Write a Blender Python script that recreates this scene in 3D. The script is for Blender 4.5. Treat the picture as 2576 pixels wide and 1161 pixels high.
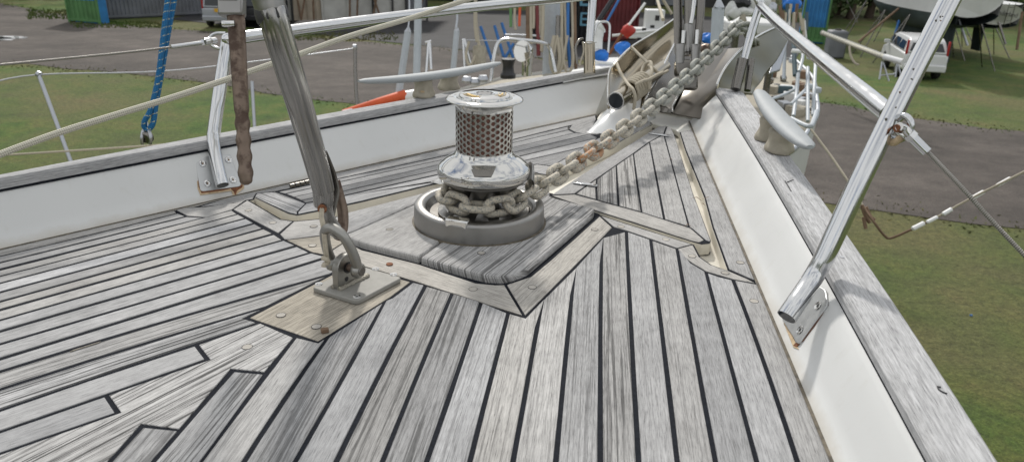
import bpy, math, random
from mathutils import Vector, Matrix
from math import sin, cos, pi, radians, atan2, sqrt
random.seed(11)
S = bpy.context.scene
for o in list(bpy.data.objects):
    bpy.data.objects.remove(o)

# ------------------------------------------------------------------ camera
PITCH, ROLL, FPX, CH = radians(22), radians(1.5), 1860.0, 0.5
R0 = Vector((1, 0, 0)); U0 = Vector((0, sin(PITCH), cos(PITCH))); FW = Vector((0, cos(PITCH), -sin(PITCH)))
CR = R0 * cos(ROLL) + U0 * sin(ROLL); CU = U0 * cos(ROLL) - R0 * sin(ROLL)
CAMLOC = Vector((0, 0, CH))
cam = bpy.data.cameras.new('camera'); camo = bpy.data.objects.new('camera', cam)
S.collection.objects.link(camo); S.camera = camo
m = Matrix((CR, CU, -FW)).transposed().to_4x4(); m.translation = CAMLOC
camo.matrix_world = m
cam.sensor_width = 36; cam.lens = FPX / 2576 * 36
cam.clip_start = 0.02; cam.clip_end = 2000
cam.dof.use_dof = True; cam.dof.focus_distance = 1.22; cam.dof.aperture_fstop = 9.5

# ------------------------------------------------------------------ light
SUNDIR = Vector((-0.20, 1.15, 1.02)).normalized()
w = bpy.data.worlds.new('World'); S.world = w; w.use_nodes = True
nt = w.node_tree; bg = nt.nodes['Background']
sky = nt.nodes.new('ShaderNodeTexSky'); sky.sky_type = 'NISHITA'; sky.sun_disc = False
sky.sun_elevation = math.asin(SUNDIR.z); sky.sun_rotation = atan2(SUNDIR.x, SUNDIR.y)
tc = nt.nodes.new('ShaderNodeTexCoord')
nz = nt.nodes.new('ShaderNodeTexNoise'); nz.inputs['Scale'].default_value = 2.6; nz.inputs['Detail'].default_value = 7
nz.inputs['Roughness'].default_value = 0.6
mp = nt.nodes.new('ShaderNodeMapping'); mp.inputs['Scale'].default_value = (1, 1, 2.2)
nt.links.new(tc.outputs['Generated'], mp.inputs['Vector']); nt.links.new(mp.outputs[0], nz.inputs['Vector'])
rp = nt.nodes.new('ShaderNodeValToRGB'); rp.color_ramp.elements[0].position = 0.30; rp.color_ramp.elements[1].position = 0.52
nt.links.new(nz.outputs['Fac'], rp.inputs[0])
mx = nt.nodes.new('ShaderNodeMix'); mx.data_type = 'RGBA'
mx.inputs[7].default_value = (9.5, 9.5, 9.4, 1)
nt.links.new(rp.outputs['Color'], mx.inputs[0]); nt.links.new(sky.outputs[0], mx.inputs[6])
nt.links.new(mx.outputs[2], bg.inputs['Color']); bg.inputs['Strength'].default_value = 0.078
sl = bpy.data.lights.new('sun', 'SUN'); so = bpy.data.objects.new('sun', sl); S.collection.objects.link(so)
sl.energy = 2.1; sl.angle = radians(5.0); sl.color = (1, 0.955, 0.89)
so.rotation_euler = (-SUNDIR).to_track_quat('-Z', 'Y').to_euler()
S.view_settings.view_transform = 'Standard'; S.view_settings.look = 'None'; S.view_settings.exposure = 0.40
S.view_settings.gamma = 1; S.view_settings.use_curve_mapping = False

# ------------------------------------------------------------------ measuring helpers
def ray(x, y):
    return FW + CR * ((x - 1288) / FPX) + CU * (-(y - 580.5) / FPX)
def D(x, y, z=0.0):            # point seen at x,y on the level z
    d = ray(x, y); return CAMLOC + d * ((z - CH) / d.z)
def P(x, y, depth):            # point seen at x,y at a distance ahead
    return CAMLOC + ray(x, y) * depth
GZ = -4.0
def G(x, y, dz=0.0): return D(x, y, GZ + dz)
def PL(x, y, p0, n):           # on plane through p0 with normal n
    d = ray(x, y); n = Vector(n); return CAMLOC + d * ((Vector(p0) - CAMLOC).dot(n) / d.dot(n))
def Dm(pts, z=0.0): return [D(x, y, z) for x, y in pts]

# ------------------------------------------------------------------ mesh builder
class MB:
    def __init__(s): s.v = []; s.f = []; s.uv = []; s.mi = []; s.m = 0
    def add(s, vs, fs, uvs=None):
        b = len(s.v); s.v += [Vector(q) for q in vs]
        for i, f in enumerate(fs):
            s.f.append([b + k for k in f]); s.uv.append(uvs[i] if uvs else None); s.mi.append(s.m)
    def box(s, c, d, rot=None, bev=0):
        x, y, z = d[0] / 2, d[1] / 2, d[2] / 2; c = Vector(c)
        rot = rot or Matrix.Identity(3)
        vs = [c + rot @ Vector((a * x, b_ * y, e * z)) for a in (-1, 1) for b_ in (-1, 1) for e in (-1, 1)]
        s.add(vs, [(0, 1, 3, 2), (4, 6, 7, 5), (0, 4, 5, 1), (2, 3, 7, 6), (0, 2, 6, 4), (1, 5, 7, 3)])
    def prism(s, pts, off, uvdir=None, sides=True):
        n = len(pts); off = Vector(off); pts = [Vector(q) for q in pts]
        nor = Vector((0, 0, 0))
        for i in range(n):
            a, b = pts[i], pts[(i + 1) % n]; nor += a.cross(b)
        if nor.dot(off) > 0: pts = pts[::-1]
        vs = pts + [q + off for q in pts]
        fs = [list(range(n))]
        if uvdir is not None:
            u = Vector(uvdir).normalized(); vv = Vector((-u.y, u.x, 0)); if_ = lambda q: (q.dot(u), q.dot(vv))
        else: if_ = lambda q: (q.x, q.y)
        uvs = [[if_(q) for q in pts]]
        if sides:
            fs.append([n + i for i in range(n)][::-1]); uvs.append([if_(q) for q in pts[::-1]])
            for i in range(n):
                j = (i + 1) % n; fs.append([i, n + i, n + j, j])
                a, b = if_(pts[i]), if_(pts[j]); uvs.append([a, (a[0], a[1] + .01), (b[0], b[1] + .01), b])
        s.add(vs, fs, uvs)
    def tube(s, path, r, seg=12, closed=False, cap=True, flat=None):
        path = [Vector(q) for q in path]; n = len(path)
        rs = r if isinstance(r, (list, tuple)) else [r] * n
        b = len(s.v); L = 0; up = None; rings = []
        for i, q in enumerate(path):
            if closed: t = path[(i + 1) % n] - path[i - 1]
            else: t = path[min(i + 1, n - 1)] - path[max(i - 1, 0)]
            if t.length < 1e-9: t = Vector((0, 0, 1))
            t.normalize()
            if up is None:
                up = Vector((0, 0, 1)) if abs(t.z) < 0.9 else Vector((0, 1, 0))
            a = t.cross(up)
            if a.length < 1e-6: a = t.orthogonal()
            a.normalize(); up = a.cross(t).normalized()
            if i: L += (path[i] - path[i - 1]).length
            ring = []
            for k in range(seg):
                th = 2 * pi * k / seg
                fa, fb = (flat if flat else (1, 1))
                ring.append(q + (a * cos(th) * fa + up * sin(th) * fb) * rs[i])
            s.v += ring; rings.append(L)
        m_ = n if closed else n - 1
        tot = L + ((path[0] - path[-1]).length if closed else 0)
        for i in range(m_):
            j = (i + 1) % n
            for k in range(seg):
                k2 = (k + 1) % seg
                s.f.append([b + i * seg + k, b + i * seg + k2, b + j * seg + k2, b + j * seg + k]); s.mi.append(s.m)
                u0, u1 = rings[i], (rings[j] if j else tot)
                s.uv.append([(u0, k / seg), (u0, (k + 1) / seg), (u1, (k + 1) / seg), (u1, k / seg)])
        if cap and not closed:
            s.f.append([b + k for k in range(seg)][::-1]); s.uv.append(None); s.mi.append(s.m)
            s.f.append([b + (n - 1) * seg + k for k in range(seg)]); s.uv.append(None); s.mi.append(s.m)
    def lathe(s, c, prof, seg=48, axis=(0, 0, 1), a0=0, a1=2 * pi):
        c = Vector(c); ax = Vector(axis).normalized()
        e1 = ax.orthogonal().normalized() if abs(ax.z) < .999 else Vector((1, 0, 0))
        e2 = ax.cross(e1).normalized()
        b = len(s.v); full = abs(a1 - a0 - 2 * pi) < 1e-6; ns = seg if full else seg + 1
        for r, z in prof:
            for k in range(ns):
                th = a0 + (a1 - a0) * k / seg
                s.v.append(c + (e1 * cos(th) + e2 * sin(th)) * r + ax * z)
        for i in range(len(prof) - 1):
            for k in range(seg):
                k2 = (k + 1) % ns
                s.f.append([b + i * ns + k, b + i * ns + k2, b + (i + 1) * ns + k2, b + (i + 1) * ns + k]); s.uv.append(None); s.mi.append(s.m)
    def grid(s, rows):
        n = len(rows); k = len(rows[0]); b = len(s.v)
        for r in rows: s.v += [Vector(q) for q in r]
        Ls = [0]
        for i in range(1, n): Ls.append(Ls[-1] + (Vector(rows[i][0]) - Vector(rows[i - 1][0])).length)
        cs = [0]
        for j in range(1, k): cs.append(cs[-1] + (Vector(rows[0][j]) - Vector(rows[0][j - 1])).length)
        for i in range(n - 1):
            for j in range(k - 1):
                s.f.append([b + i * k + j, b + i * k + j + 1, b + (i + 1) * k + j + 1, b + (i + 1) * k + j]); s.mi.append(s.m)
                s.uv.append([(Ls[i], cs[j]), (Ls[i], cs[j + 1]), (Ls[i + 1], cs[j + 1]), (Ls[i + 1], cs[j])])

ORG = {}
def link(name, mesh, parent=None, loc=None):
    o = bpy.data.objects.new(name, mesh); S.collection.objects.link(o)
    if parent is not None: o.parent = parent
    return o
def worg(p):
    v = Vector((0, 0, 0))
    while p is not None: v = v + p.location; p = p.parent
    return v
def obj(name, mb, mat, parent=None, smooth=True, ang=38, bevel=0, col=None, org=None, subd=0):
    off = worg(parent) if parent is not None else Vector((0, 0, 0))
    o0 = Vector(org) if org is not None else off
    me = bpy.data.meshes.new(name)
    me.from_pydata([tuple(q - o0) for q in mb.v], [], mb.f)
    if any(u is not None for u in mb.uv):
        ul = me.uv_layers.new(name='UVMap'); i = 0
        for f, u in zip(mb.f, mb.uv):
            for k in range(len(f)):
                ul.data[i].uv = u[k] if u else (mb.v[f[k]].x, mb.v[f[k]].y)
                i += 1
    mats = mat if isinstance(mat, (list, tuple)) else [mat]
    for q in mats: me.materials.append(q)
    if len(mats) > 1: me.polygons.foreach_set('material_index', mb.mi)
    me.validate(); me.update()
    if smooth:
        me.polygons.foreach_set('use_smooth', [True] * len(me.polygons)); me.set_sharp_from_angle(angle=radians(ang))
    o = link(name, me, parent)
    o.location = o0 - off
    if bevel:
        b = o.modifiers.new('bevel', 'BEVEL'); b.width = bevel; b.segments = 2; b.limit_method = 'ANGLE'; b.angle_limit = radians(35)
    if subd:
        b = o.modifiers.new('subdivision', 'SUBSURF'); b.levels = subd; b.render_levels = subd
    if col: o.color = (*col, 1)
    return o
def tag(o, label=None, cat=None, group=None, kind=None):
    if label: o['label'] = label
    if cat: o['category'] = cat
    if group: o['group'] = group
    if kind: o['kind'] = kind
    return o
def thing(name, label, cat, loc=(0, 0, 0), group=None):
    o = bpy.data.objects.new(name, None); S.collection.objects.link(o); o.location = loc
    o.empty_display_size = .1
    return tag(o, label, cat, group)
def copy_tree(o, parent=None):
    c = o.copy(); S.collection.objects.link(c)
    if parent is not None: c.parent = parent
    for ch in list(o.children): copy_tree(ch, c)
    return c

# ------------------------------------------------------------------ materials
class N:
    def __init__(s, name):
        s.m = bpy.data.materials.new(name); s.m.use_nodes = True; s.t = s.m.node_tree
        s.b = s.t.nodes['Principled BSDF']; s.x = 0
    def n(s, typ, **kw):
        q = s.t.nodes.new('ShaderNode' + typ)
        for k, v in kw.items():
            if k in q.inputs.keys(): q.inputs[k].default_value = v
            else: setattr(q, k, v)
        return q
    def l(s, a, b): s.t.links.new(a, b)
    def noise(s, vec, scale, detail=4, rough=.5, mscale=None, dist=0):
        if mscale is not None:
            mp = s.n('Mapping'); mp.inputs['Scale'].default_value = mscale; s.l(vec, mp.inputs[0]); vec = mp.outputs[0]
        q = s.n('TexNoise', Scale=scale, Detail=detail, Roughness=rough, Distortion=dist); s.l(vec, q.inputs['Vector']); return q.outputs['Fac']
    def ramp(s, fac, stops):
        q = s.n('ValToRGB'); cr = q.color_ramp
        while len(cr.elements) < len(stops): cr.elements.new(.5)
        for e, (p, c) in zip(cr.elements, stops):
            e.position = p; e.color = (c, c, c, 1) if isinstance(c, (int, float)) else (*c, 1)
        s.l(fac, q.inputs[0]); return q.outputs[0]
    def mix(s, fac, a, b, mode='MIX'):
        q = s.n('Mix', data_type='RGBA', blend_type=mode)
        for i, val in ((0, fac), (6, a), (7, b)):
            if isinstance(val, (int, float)): q.inputs[i].default_value = val if i == 0 else (val, val, val, 1)
            elif isinstance(val, tuple): q.inputs[i].default_value = (*val, 1)
            else: s.l(val, q.inputs[i])
        return q.outputs[2]
    def math(s, op, a, b=0.0, c=0.0):
        q = s.n('Math', operation=op)
        for i, val in enumerate((a, b, c)):
            if isinstance(val, (int, float)): q.inputs[i].default_value = val
            else: s.l(val, q.inputs[i])
        return q.outputs[0]
    def bump(s, h, st=.3, dist=.001):
        q = s.n('Bump', Strength=st, Distance=dist); s.l(h, q.inputs['Height']); s.l(q.outputs[0], s.b.inputs['Normal'])
    def set(s, **kw):
        for k, v in kw.items():
            k = k.replace('_', ' ').replace('Specular IOR Level', 'Specular IOR Level')
            if k in s.b.inputs.keys():
                if hasattr(v, 'links') or hasattr(v, 'node'): s.l(v, s.b.inputs[k])
                else: s.b.inputs[k].default_value = (*v, 1) if isinstance(v, tuple) and len(v) == 3 else v
        return s.m
M = {}
def mat_teak():
    a = N('weathered_teak'); uvn = a.n('UVMap'); oi = a.n('ObjectInfo')
    sep = a.n('SeparateColor'); a.l(oi.outputs['Color'], sep.inputs[0])
    ad = a.n('VectorMath', operation='ADD'); a.l(uvn.outputs[0], ad.inputs[0])
    cmb = a.n('CombineXYZ'); r7 = a.math('MULTIPLY', oi.outputs['Random'], 37.0); a.l(r7, cmb.inputs[0]); a.l(r7, cmb.inputs[1]); a.l(r7, cmb.inputs[2])
    a.l(cmb.outputs[0], ad.inputs[1]); v = ad.outputs[0]
    geo = a.n('NewGeometry')
    fine = a.noise(v, 1, 5, .62, (60, 1500, 1))
    med = a.noise(v, 1, 4, .55, (20, 420, 1), 1.0)
    coarse = a.noise(v, 1, 2.5, .5, (2.6, 210, 1), 1.6)
    blot = a.noise(geo.outputs['Position'], 9, 4, .6)
    blot2 = a.noise(geo.outputs['Position'], 38, 3, .6)
    f = a.ramp(fine, [(.27, .18), (.39, .70), (.52, 1.0), (.75, 1.20)])
    g = a.ramp(med, [(.28, .72), (.45, .97), (.7, 1.09)])
    c = a.ramp(coarse, [(.40, .20), (.455, .66), (.50, 1.0), (.7, 1.10)])
    cm = a.mix(sep.outputs[1], 1.0, c)
    x = a.mix(1.0, f, g, 'MULTIPLY'); x = a.mix(1.0, x, cm, 'MULTIPLY')
    bl = a.ramp(blot, [(.30, .84), (.50, 1.0), (.72, 1.08)]); x = a.mix(1.0, x, bl, 'MULTIPLY')
    bl2 = a.ramp(blot2, [(.3, .92), (.7, 1.06)]); x = a.mix(1.0, x, bl2, 'MULTIPLY')
    base = a.mix(sep.outputs[2], (.415, .418, .425), (.42, .383, .318))
    x = a.mix(1.0, base, x, 'MULTIPLY')
    tone = a.n('CombineColor'); a.l(sep.outputs[0], tone.inputs[0]); a.l(sep.outputs[0], tone.inputs[1]); a.l(sep.outputs[0], tone.inputs[2])
    x = a.mix(1.0, x, tone.outputs[0], 'MULTIPLY')
    a.bump(a.math('ADD', fine, a.math('MULTIPLY', coarse, sep.outputs[1])), .6, .0012)
    a.set(Base_Color=x, Roughness=.82, Specular_IOR_Level=.22); M['teak'] = a.m
mat_teak()
def simple(name, col, rough=.5, metal=0, var=.12, nscale=30, bump=0, **kw):
    a = N(name); geo = a.n('NewGeometry')
    nz = a.noise(geo.outputs['Position'], nscale, 4, .6)
    c = a.ramp(nz, [(.3, tuple(q * (1 - var) for q in col)), (.7, tuple(min(1, q * (1 + var)) for q in col))])
    if bump: a.bump(nz, bump, .002)
    a.set(Base_Color=c, Roughness=rough, Metallic=metal, **kw); M[name] = a.m; return a.m
def steel(name, col, r0, r1, nscale=40, dirt=0.0, dirtcol=(.2, .12, .07), bump=0.0):
    a = N(name); geo = a.n('NewGeometry')
    nz = a.noise(geo.outputs['Position'], nscale, 5, .65)
    nd = a.noise(geo.outputs['Position'], nscale * .45, 6, .7)
    rg = a.ramp(nz, [(.35, r0), (.7, r1)]); 
    msk = a.ramp(nd, [(.62 - dirt * .35, 0.0), (.72 - dirt * .3, 1.0)]) if dirt else None
    c = a.mix(msk, col, dirtcol) if dirt else col
    mt = a.mix(msk, 1.0, .1) if dirt else 1.0
    if dirt: rg = a.mix(msk, rg, .7)
    if bump: a.bump(nz, bump, .001)
    a.set(Base_Color=c, Roughness=rg, Metallic=mt); M[name] = a.m
steel('polished_steel', (.66, .66, .65), .05, .16)
steel('tube_steel', (.62, .63, .64), .10, .24, 25)
steel('chrome', (.60, .60, .585), .03, .10, 60)
steel('sleeve_steel', (.36, .35, .325), .10, .22, 70, bump=.1)
steel('satin_steel', (.30, .295, .285), .30, .45, 60, bump=.1)
steel('shackle_steel', (.34, .335, .315), .34, .5, 60, bump=.15)
steel('plate_steel', (.55, .56, .56), .42, .55, 80, bump=.1)
simple('matt_plate', (.25, .245, .225), .65, .0, var=.12, nscale=60, bump=.15)
steel('dark_steel', (.20, .19, .175), .24, .30, 9)
def mat_strut():
    a = N('stay_steel'); uv = a.n('UVMap'); geo = a.n('NewGeometry')
    st = a.noise(uv.outputs[0], 1, 4, .6, (4, 75, 1), .6); n2 = a.noise(geo.outputs['Position'], 120, 5, .7)
    c = a.ramp(st, [(.25, (.15, .147, .14)), (.45, (.28, .275, .265)), (.60, (.36, .352, .34)), (.67, (.70, .68, .65))])
    c = a.mix(a.ramp(n2, [(.64, 0.0), (.70, .6)]), c, (.50, .48, .42))
    a.bump(st, .25, .001); a.set(Base_Color=c, Roughness=a.ramp(st, [(.3, .12), (.7, .3)]), Metallic=.9); M['stay_steel'] = a.m
mat_strut()
steel('rusty_steel', (.20, .155, .125), .34, .55, 90, dirt=.42, dirtcol=(.085, .052, .038), bump=.35)
steel('alloy', (.44, .46, .49), .34, .5, 40)
simple('cleat_grey', (.34, .365, .38), .62, .0, var=.05)
simple('gelcoat', (.62, .635, .635), .32, var=.03, nscale=5)
simple('cream_gelcoat', (.66, .63, .55), .45, var=.10, nscale=14)
simple('floor_white', (.80, .79, .73), .4, var=.08, nscale=18)
simple('white_plastic', (.78, .79, .79), .28, var=.02)
simple('caulk', (.013, .015, .020), .85, var=.3, nscale=200, bump=.3, Specular_IOR_Level=.1)
simple('rust', (.17, .065, .028), .85, var=.5, nscale=160)
simple('pale_rust', (.50, .38, .24), .7, var=.3, nscale=120)
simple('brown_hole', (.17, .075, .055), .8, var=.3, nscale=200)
simple('rubber', (.03, .03, .032), .5, var=.2)
simple('cover_canvas', (.36, .33, .265), .8, var=.16, nscale=45, bump=.4)
simple('gold', (.55, .40, .16), .35, 1)
simple('bar_grey', (.42, .46, .50), .5, .0, var=.06)
simple('hull_white', (.62, .63, .63), .4, var=.05, nscale=2)
simple('antifoul_dark', (.03, .045, .045), .7, var=.3, nscale=2)
simple('antifoul_red', (.10, .018, .018), .7, var=.2, nscale=2)
simple('antifoul_blue', (.06, .10, .12), .7, var=.2, nscale=2)
simple('blue_paint', (.02, .13, .38), .5, var=.15, nscale=3)
simple('container_blue', (.035, .20, .46), .6, var=.2, nscale=2)
simple('container_green', (.09, .22, .08), .6, var=.2, nscale=2)
simple('container_red', (.13, .02, .022), .6, var=.25, nscale=2)
simple('container_grey', (.17, .18, .20), .6, var=.2, nscale=1.5)
simple('tarp_beige', (.42, .36, .28), .7, var=.15, nscale=2, bump=.3)
simple('tarp_white', (.50, .50, .47), .6, var=.15, nscale=2, bump=.3)
simple('tarp_blue', (.012, .16, .58), .5, var=.25, nscale=12, bump=.5)
simple('car_white', (.62, .63, .64), .25, var=.02, nscale=2)
simple('car_silver', (.36, .38, .41), .3, .3, var=.03, nscale=2)
simple('car_dark', (.012, .013, .018), .25, var=.1, nscale=2)
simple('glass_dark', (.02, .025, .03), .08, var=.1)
simple('tyre', (.018, .018, .018), .8)
simple('tail_red', (.35, .02, .02), .25)
simple('plate_yellow', (.65, .36, .02), .5)
simple('dark_shed', (.055, .055, .055), .8, var=.4, nscale=1)
simple('wood_brown', (.17, .11, .07), .8, var=.3, nscale=6)
simple('orange_cover', (.62, .10, .03), .6, var=.12, nscale=10)
simple('red_paint', (.42, .03, .02), .5, var=.2, nscale=10)
simple('black_plastic', (.02, .02, .022), .4)
simple('sealant', (.40, .33, .17), .7, var=.4, nscale=60)
simple('bark', (.08, .06, .045), .9, var=.3, nscale=8)
simple('rope_tan', (.42, .38, .30), .8, var=.15, nscale=150, bump=.5)
def mat_rope(name, c0, c1, ku, kv, thr=.5, rough=.75, fleck=None):
    a = N(name); uv = a.n('UVMap'); sp = a.n('SeparateXYZ'); a.l(uv.outputs[0], sp.inputs[0])
    p = a.math('MULTIPLY', sp.outputs[0], ku * 2 * pi); q = a.math('MULTIPLY', sp.outputs[1], kv * 2 * pi)
    s1 = a.math('SINE', a.math('ADD', p, q)); s2 = a.math('SINE', a.math('SUBTRACT', p, q))
    h = a.math('MULTIPLY', s1, s2) if kv else s1
    f = a.ramp(a.math('MULTIPLY_ADD', h, .5, .5), [(.15, 0.0), (.55, 1.0)])
    c = a.mix(f, c0, c1)
    if fleck:
        p3 = a.math('SINE', a.math('ADD', a.math('MULTIPLY', sp.outputs[0], 52 * 2 * pi), a.math('MULTIPLY', sp.outputs[1], 2 * pi)))
        nz = a.noise(uv.outputs[0], 1, 2, .5, (600, 9, 1))
        k = a.math('MULTIPLY', a.math('GREATER_THAN', p3, .86), a.math('GREATER_THAN', nz, .52))
        c = a.mix(k, c, fleck)
    a.bump(h, .8, .0012); a.set(Base_Color=c, Roughness=rough); M[name] = a.m
mat_rope('white_rope', (.40, .38, .30), (.66, .64, .54), 150, 4)
mat_rope('blue_rope', (.005, .07, .20), (.010, .17, .40), 130, 5, fleck=(.62, .60, .35))
def mat_wire():
    a = N('twisted_wire'); uv = a.n('UVMap'); sp = a.n('SeparateXYZ'); a.l(uv.outputs[0], sp.inputs[0])
    h = a.math('SINE', a.math('ADD', a.math('MULTIPLY', sp.outputs[0], 2 * pi * 420), a.math('MULTIPLY', sp.outputs[1], 2 * pi)))
    c = a.ramp(a.math('MULTIPLY_ADD', h, .5, .5), [(.1, (.20, .18, .16)), (.6, (.52, .50, .47))])
    a.bump(h, .8, .0008); a.set(Base_Color=c, Roughness=.35, Metallic=.8); M['wire'] = a.m
mat_wire()
def mat_chain():
    a = N('chain_zinc'); geo = a.n('NewGeometry'); oi = a.n('ObjectInfo'); sep = a.n('SeparateColor'); a.l(oi.outputs['Color'], sep.inputs[0])
    n1 = a.noise(geo.outputs['Position'], 260, 5, .7); n2 = a.noise(geo.outputs['Position'], 75, 5, .7)
    base = a.mix(sep.outputs[1], (.33, .34, .305), (.47, .43, .35))
    c = a.mix(a.ramp(n1, [(.40, 0.0), (.52, 1.0)]), tuple(q * .62 for q in (.30, .31, .30)), base)
    c = a.mix(a.ramp(n2, [(.54, 0.0), (.64, .8)]), c, (.50, .47, .39))
    r = a.math('GREATER_THAN', a.math('ADD', n2, a.math('MULTIPLY', sep.outputs[0], .26)), .66)
    rm = a.math('MULTIPLY', r, a.math('MINIMUM', a.math('MULTIPLY', sep.outputs[0], 1.3), 1.0))
    c = a.mix(rm, c, (.40, .175, .06))
    a.bump(n1, .7, .0012); a.set(Base_Color=c, Roughness=.68, Metallic=.1); M['chain'] = a.m
mat_chain()
def mat_gel():
    a = N('gelcoat'); geo = a.n('NewGeometry'); sp = a.n('SeparateXYZ'); a.l(geo.outputs['Position'], sp.inputs[0])
    n1 = a.noise(geo.outputs['Position'], 22, 6, .7); n2 = a.noise(geo.outputs['Position'], 1, 5, .65, (60, 60, 9)); n3 = a.noise(geo.outputs['Position'], 4, 3, .5)
    edge = a.math('SUBTRACT', .026, a.math('ADD', sp.outputs[2], a.math('MULTIPLY', n1, .022)))
    gr = a.math('MULTIPLY', a.ramp(a.math('MULTIPLY_ADD', edge, 40, 0.0), [(0.0, 0.0), (1.0, .75)]), 1.0)
    c = a.ramp(n3, [(.3, (.60, .61, .605)), (.7, (.645, .655, .65))])
    c = a.mix(a.ramp(n2, [(.56, 0.0), (.72, .18)]), c, (.50, .49, .44))
    c = a.mix(gr, c, (.36, .31, .23))
    a.bump(n1, .08, .001); a.set(Base_Color=c, Roughness=a.ramp(n1, [(.3, .3), (.7, .5)])); M['gelcoat'] = a.m
mat_gel()
def mat_ground():
    a = N('grass_ground'); g = a.n('NewGeometry').outputs['Position']
    n0 = a.noise(g, .22, 3, .6); n1 = a.noise(g, 1.1, 5, .6); n2 = a.noise(g, 9, 6, .75); n3 = a.noise(g, 34, 4, .8)
    c = a.ramp(n1, [(.30, (.036, .076, .010)), (.48, (.062, .116, .014)), (.62, (.098, .126, .022)), (.75, (.13, .115, .036))])
    c = a.mix(a.ramp(n0, [(.4, 0.0), (.62, .7)]), c, (.135, .115, .05))
    c = a.mix(1.0, c, a.ramp(n2, [(.28, .45), (.5, 1.0), (.75, 1.5)]), 'MULTIPLY')
    c = a.mix(1.0, c, a.ramp(n3, [(.3, .42), (.7, 1.6)]), 'MULTIPLY')
    a.bump(n2, .9, .08); a.set(Base_Color=c, Roughness=.95); M['grass'] = a.m
    a = N('gravel_road'); g = a.n('NewGeometry').outputs['Position']
    n0 = a.noise(g, .35, 4, .6, (1, 1.8, 1)); n1 = a.noise(g, 2.0, 5, .7); n2 = a.noise(g, 30, 4, .8)
    c = a.ramp(n0, [(.3, (.048, .041, .035)), (.5, (.071, .060, .052)), (.7, (.103, .088, .077))])
    c = a.mix(1.0, c, a.ramp(n1, [(.3, .75), (.7, 1.22)]), 'MULTIPLY')
    c = a.mix(1.0, c, a.ramp(n2, [(.3, .6), (.5, 1.0), (.72, 1.5)]), 'MULTIPLY')
    a.bump(n2, .6, .03); a.set(Base_Color=c, Roughness=.9); M['gravel'] = a.m
    a = N('foliage'); oi = a.n('ObjectInfo'); g = a.n('NewGeometry').outputs['Position']
    n0 = a.noise(g, 1.2, 3, .6)
    c = a.ramp(n0, [(.3, (.022, .045, .012)), (.6, (.06, .10, .025)), (.8, (.11, .14, .04))])
    a.set(Base_Color=c, Roughness=.7); M['foliage'] = a.m
mat_ground()
# ================================================================== the deck
def seam(px, ext=0.0, n=9, z=0.0, fit=True):
    w_ = [D(x, y, z) for x, y in px]
    if ext:
        d = (w_[-1] - w_[-2]).normalized(); w_ = w_[:-1] + [w_[-1] + d * ext]
    if len(w_) == 2 or not fit: 
        return w_ if not fit else [w_[0].lerp(w_[1], i / 4) for i in range(5)]
    L = [0]
    for a, b in zip(w_, w_[1:]): L.append(L[-1] + (b - a).length)
    num = Vector((0, 0, 0)); den = 0
    for q, l in zip(w_[1:-1], L[1:-1]):
        t = l / L[-1]; k = 2 * t * (1 - t)
        num += (q - w_[0] * (1 - t) ** 2 - w_[-1] * t * t) * k; den += k * k
    c = num / den
    return [w_[0] * (1 - t) ** 2 + c * 2 * t * (1 - t) + w_[-1] * t * t for t in [i / (n - 1) for i in range(n)]]
def inset(pts, d):
    pts = [p for i, p in enumerate(pts) if (p - pts[i - 1]).length > 1e-4]
    n = len(pts); A = sum(pts[i].x * pts[(i + 1) % n].y - pts[(i + 1) % n].x * pts[i].y for i in range(n))
    s = 1 if A > 0 else -1; out = []
    for i in range(n):
        a, b, c = pts[i - 1], pts[i], pts[(i + 1) % n]
        d1 = (b - a).normalized(); d2 = (c - b).normalized()
        n1 = Vector((-d1.y, d1.x, 0)) * s; n2 = Vector((-d2.y, d2.x, 0)) * s
        q = n1 + n2; k = q.length
        if k < .35: out.append(b + (n1 * d)); continue
        q = q / k; out.append(b + q * (d / max(q.dot(n1), .35)))
    return out
rng = random.Random(5)
def plank(pts, parent, direc, tone=None, coarse=None, warm=None, gap=.0021, z=0.0, th=.006, name='plank', wob=True, bev=.0007):
    pts = [Vector((q.x, q.y, z)) for q in pts]
    q = inset(pts, gap)
    if wob:
        q = [v + Vector((rng.uniform(-1, 1), rng.uniform(-1, 1), 0)) * .00028 for v in q]
    mb = MB(); lift = rng.uniform(-.0005, .0005)
    mb.prism([v + Vector((0, 0, lift)) for v in q], (0, 0, -th), uvdir=direc)
    tone = rng.uniform(.80, 1.12) if tone is None else tone
    coarse = rng.choice([.05, .15, .3, .5]) if coarse is None else coarse
    warm = rng.uniform(0, .3) if warm is None else warm
    if warm < .9: warm *= .6
    return obj(name, mb, M['teak'], parent, smooth=False, bevel=bev, col=(tone, coarse, warm))

deck = obj('deck', (lambda mb: (mb.prism([D(-900, 640), D(0, 612), D(600, 470), D(1330, 312), D(1520, 250), D(1600, 215), D(1800, 215), D(1770, 300), D(1935, 712), D(2130, 1160), D(2500, 2600), D(-3000, 2600)], (0, 0, 0), sides=False), mb)[1])(MB()), M['cream_gelcoat'], smooth=False)
for v in deck.data.vertices: v.co.z = -.024
tag(deck, kind='structure')

def region(px_pts, parent, z=0.0, body=.020, world=False, mat='cream_gelcoat', grow=.0022, name='gelcoat_step'):
    pts = px_pts if world else [D(x, y, z) for x, y in px_pts]
    pts = inset([Vector((p.x, p.y, z)) for p in pts], -grow)
    mb = MB(); mb.prism([p - Vector((0, 0, .0026)) for p in pts], (0, 0, -body)); obj(name, mb, M[mat], parent, smooth=False)
    mb = MB(); mb.prism([p - Vector((0, 0, .0012)) for p in inset(pts, .0006)], (0, 0, -.001)); obj('caulking', mb, M['caulk'], parent, smooth=False)

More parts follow.
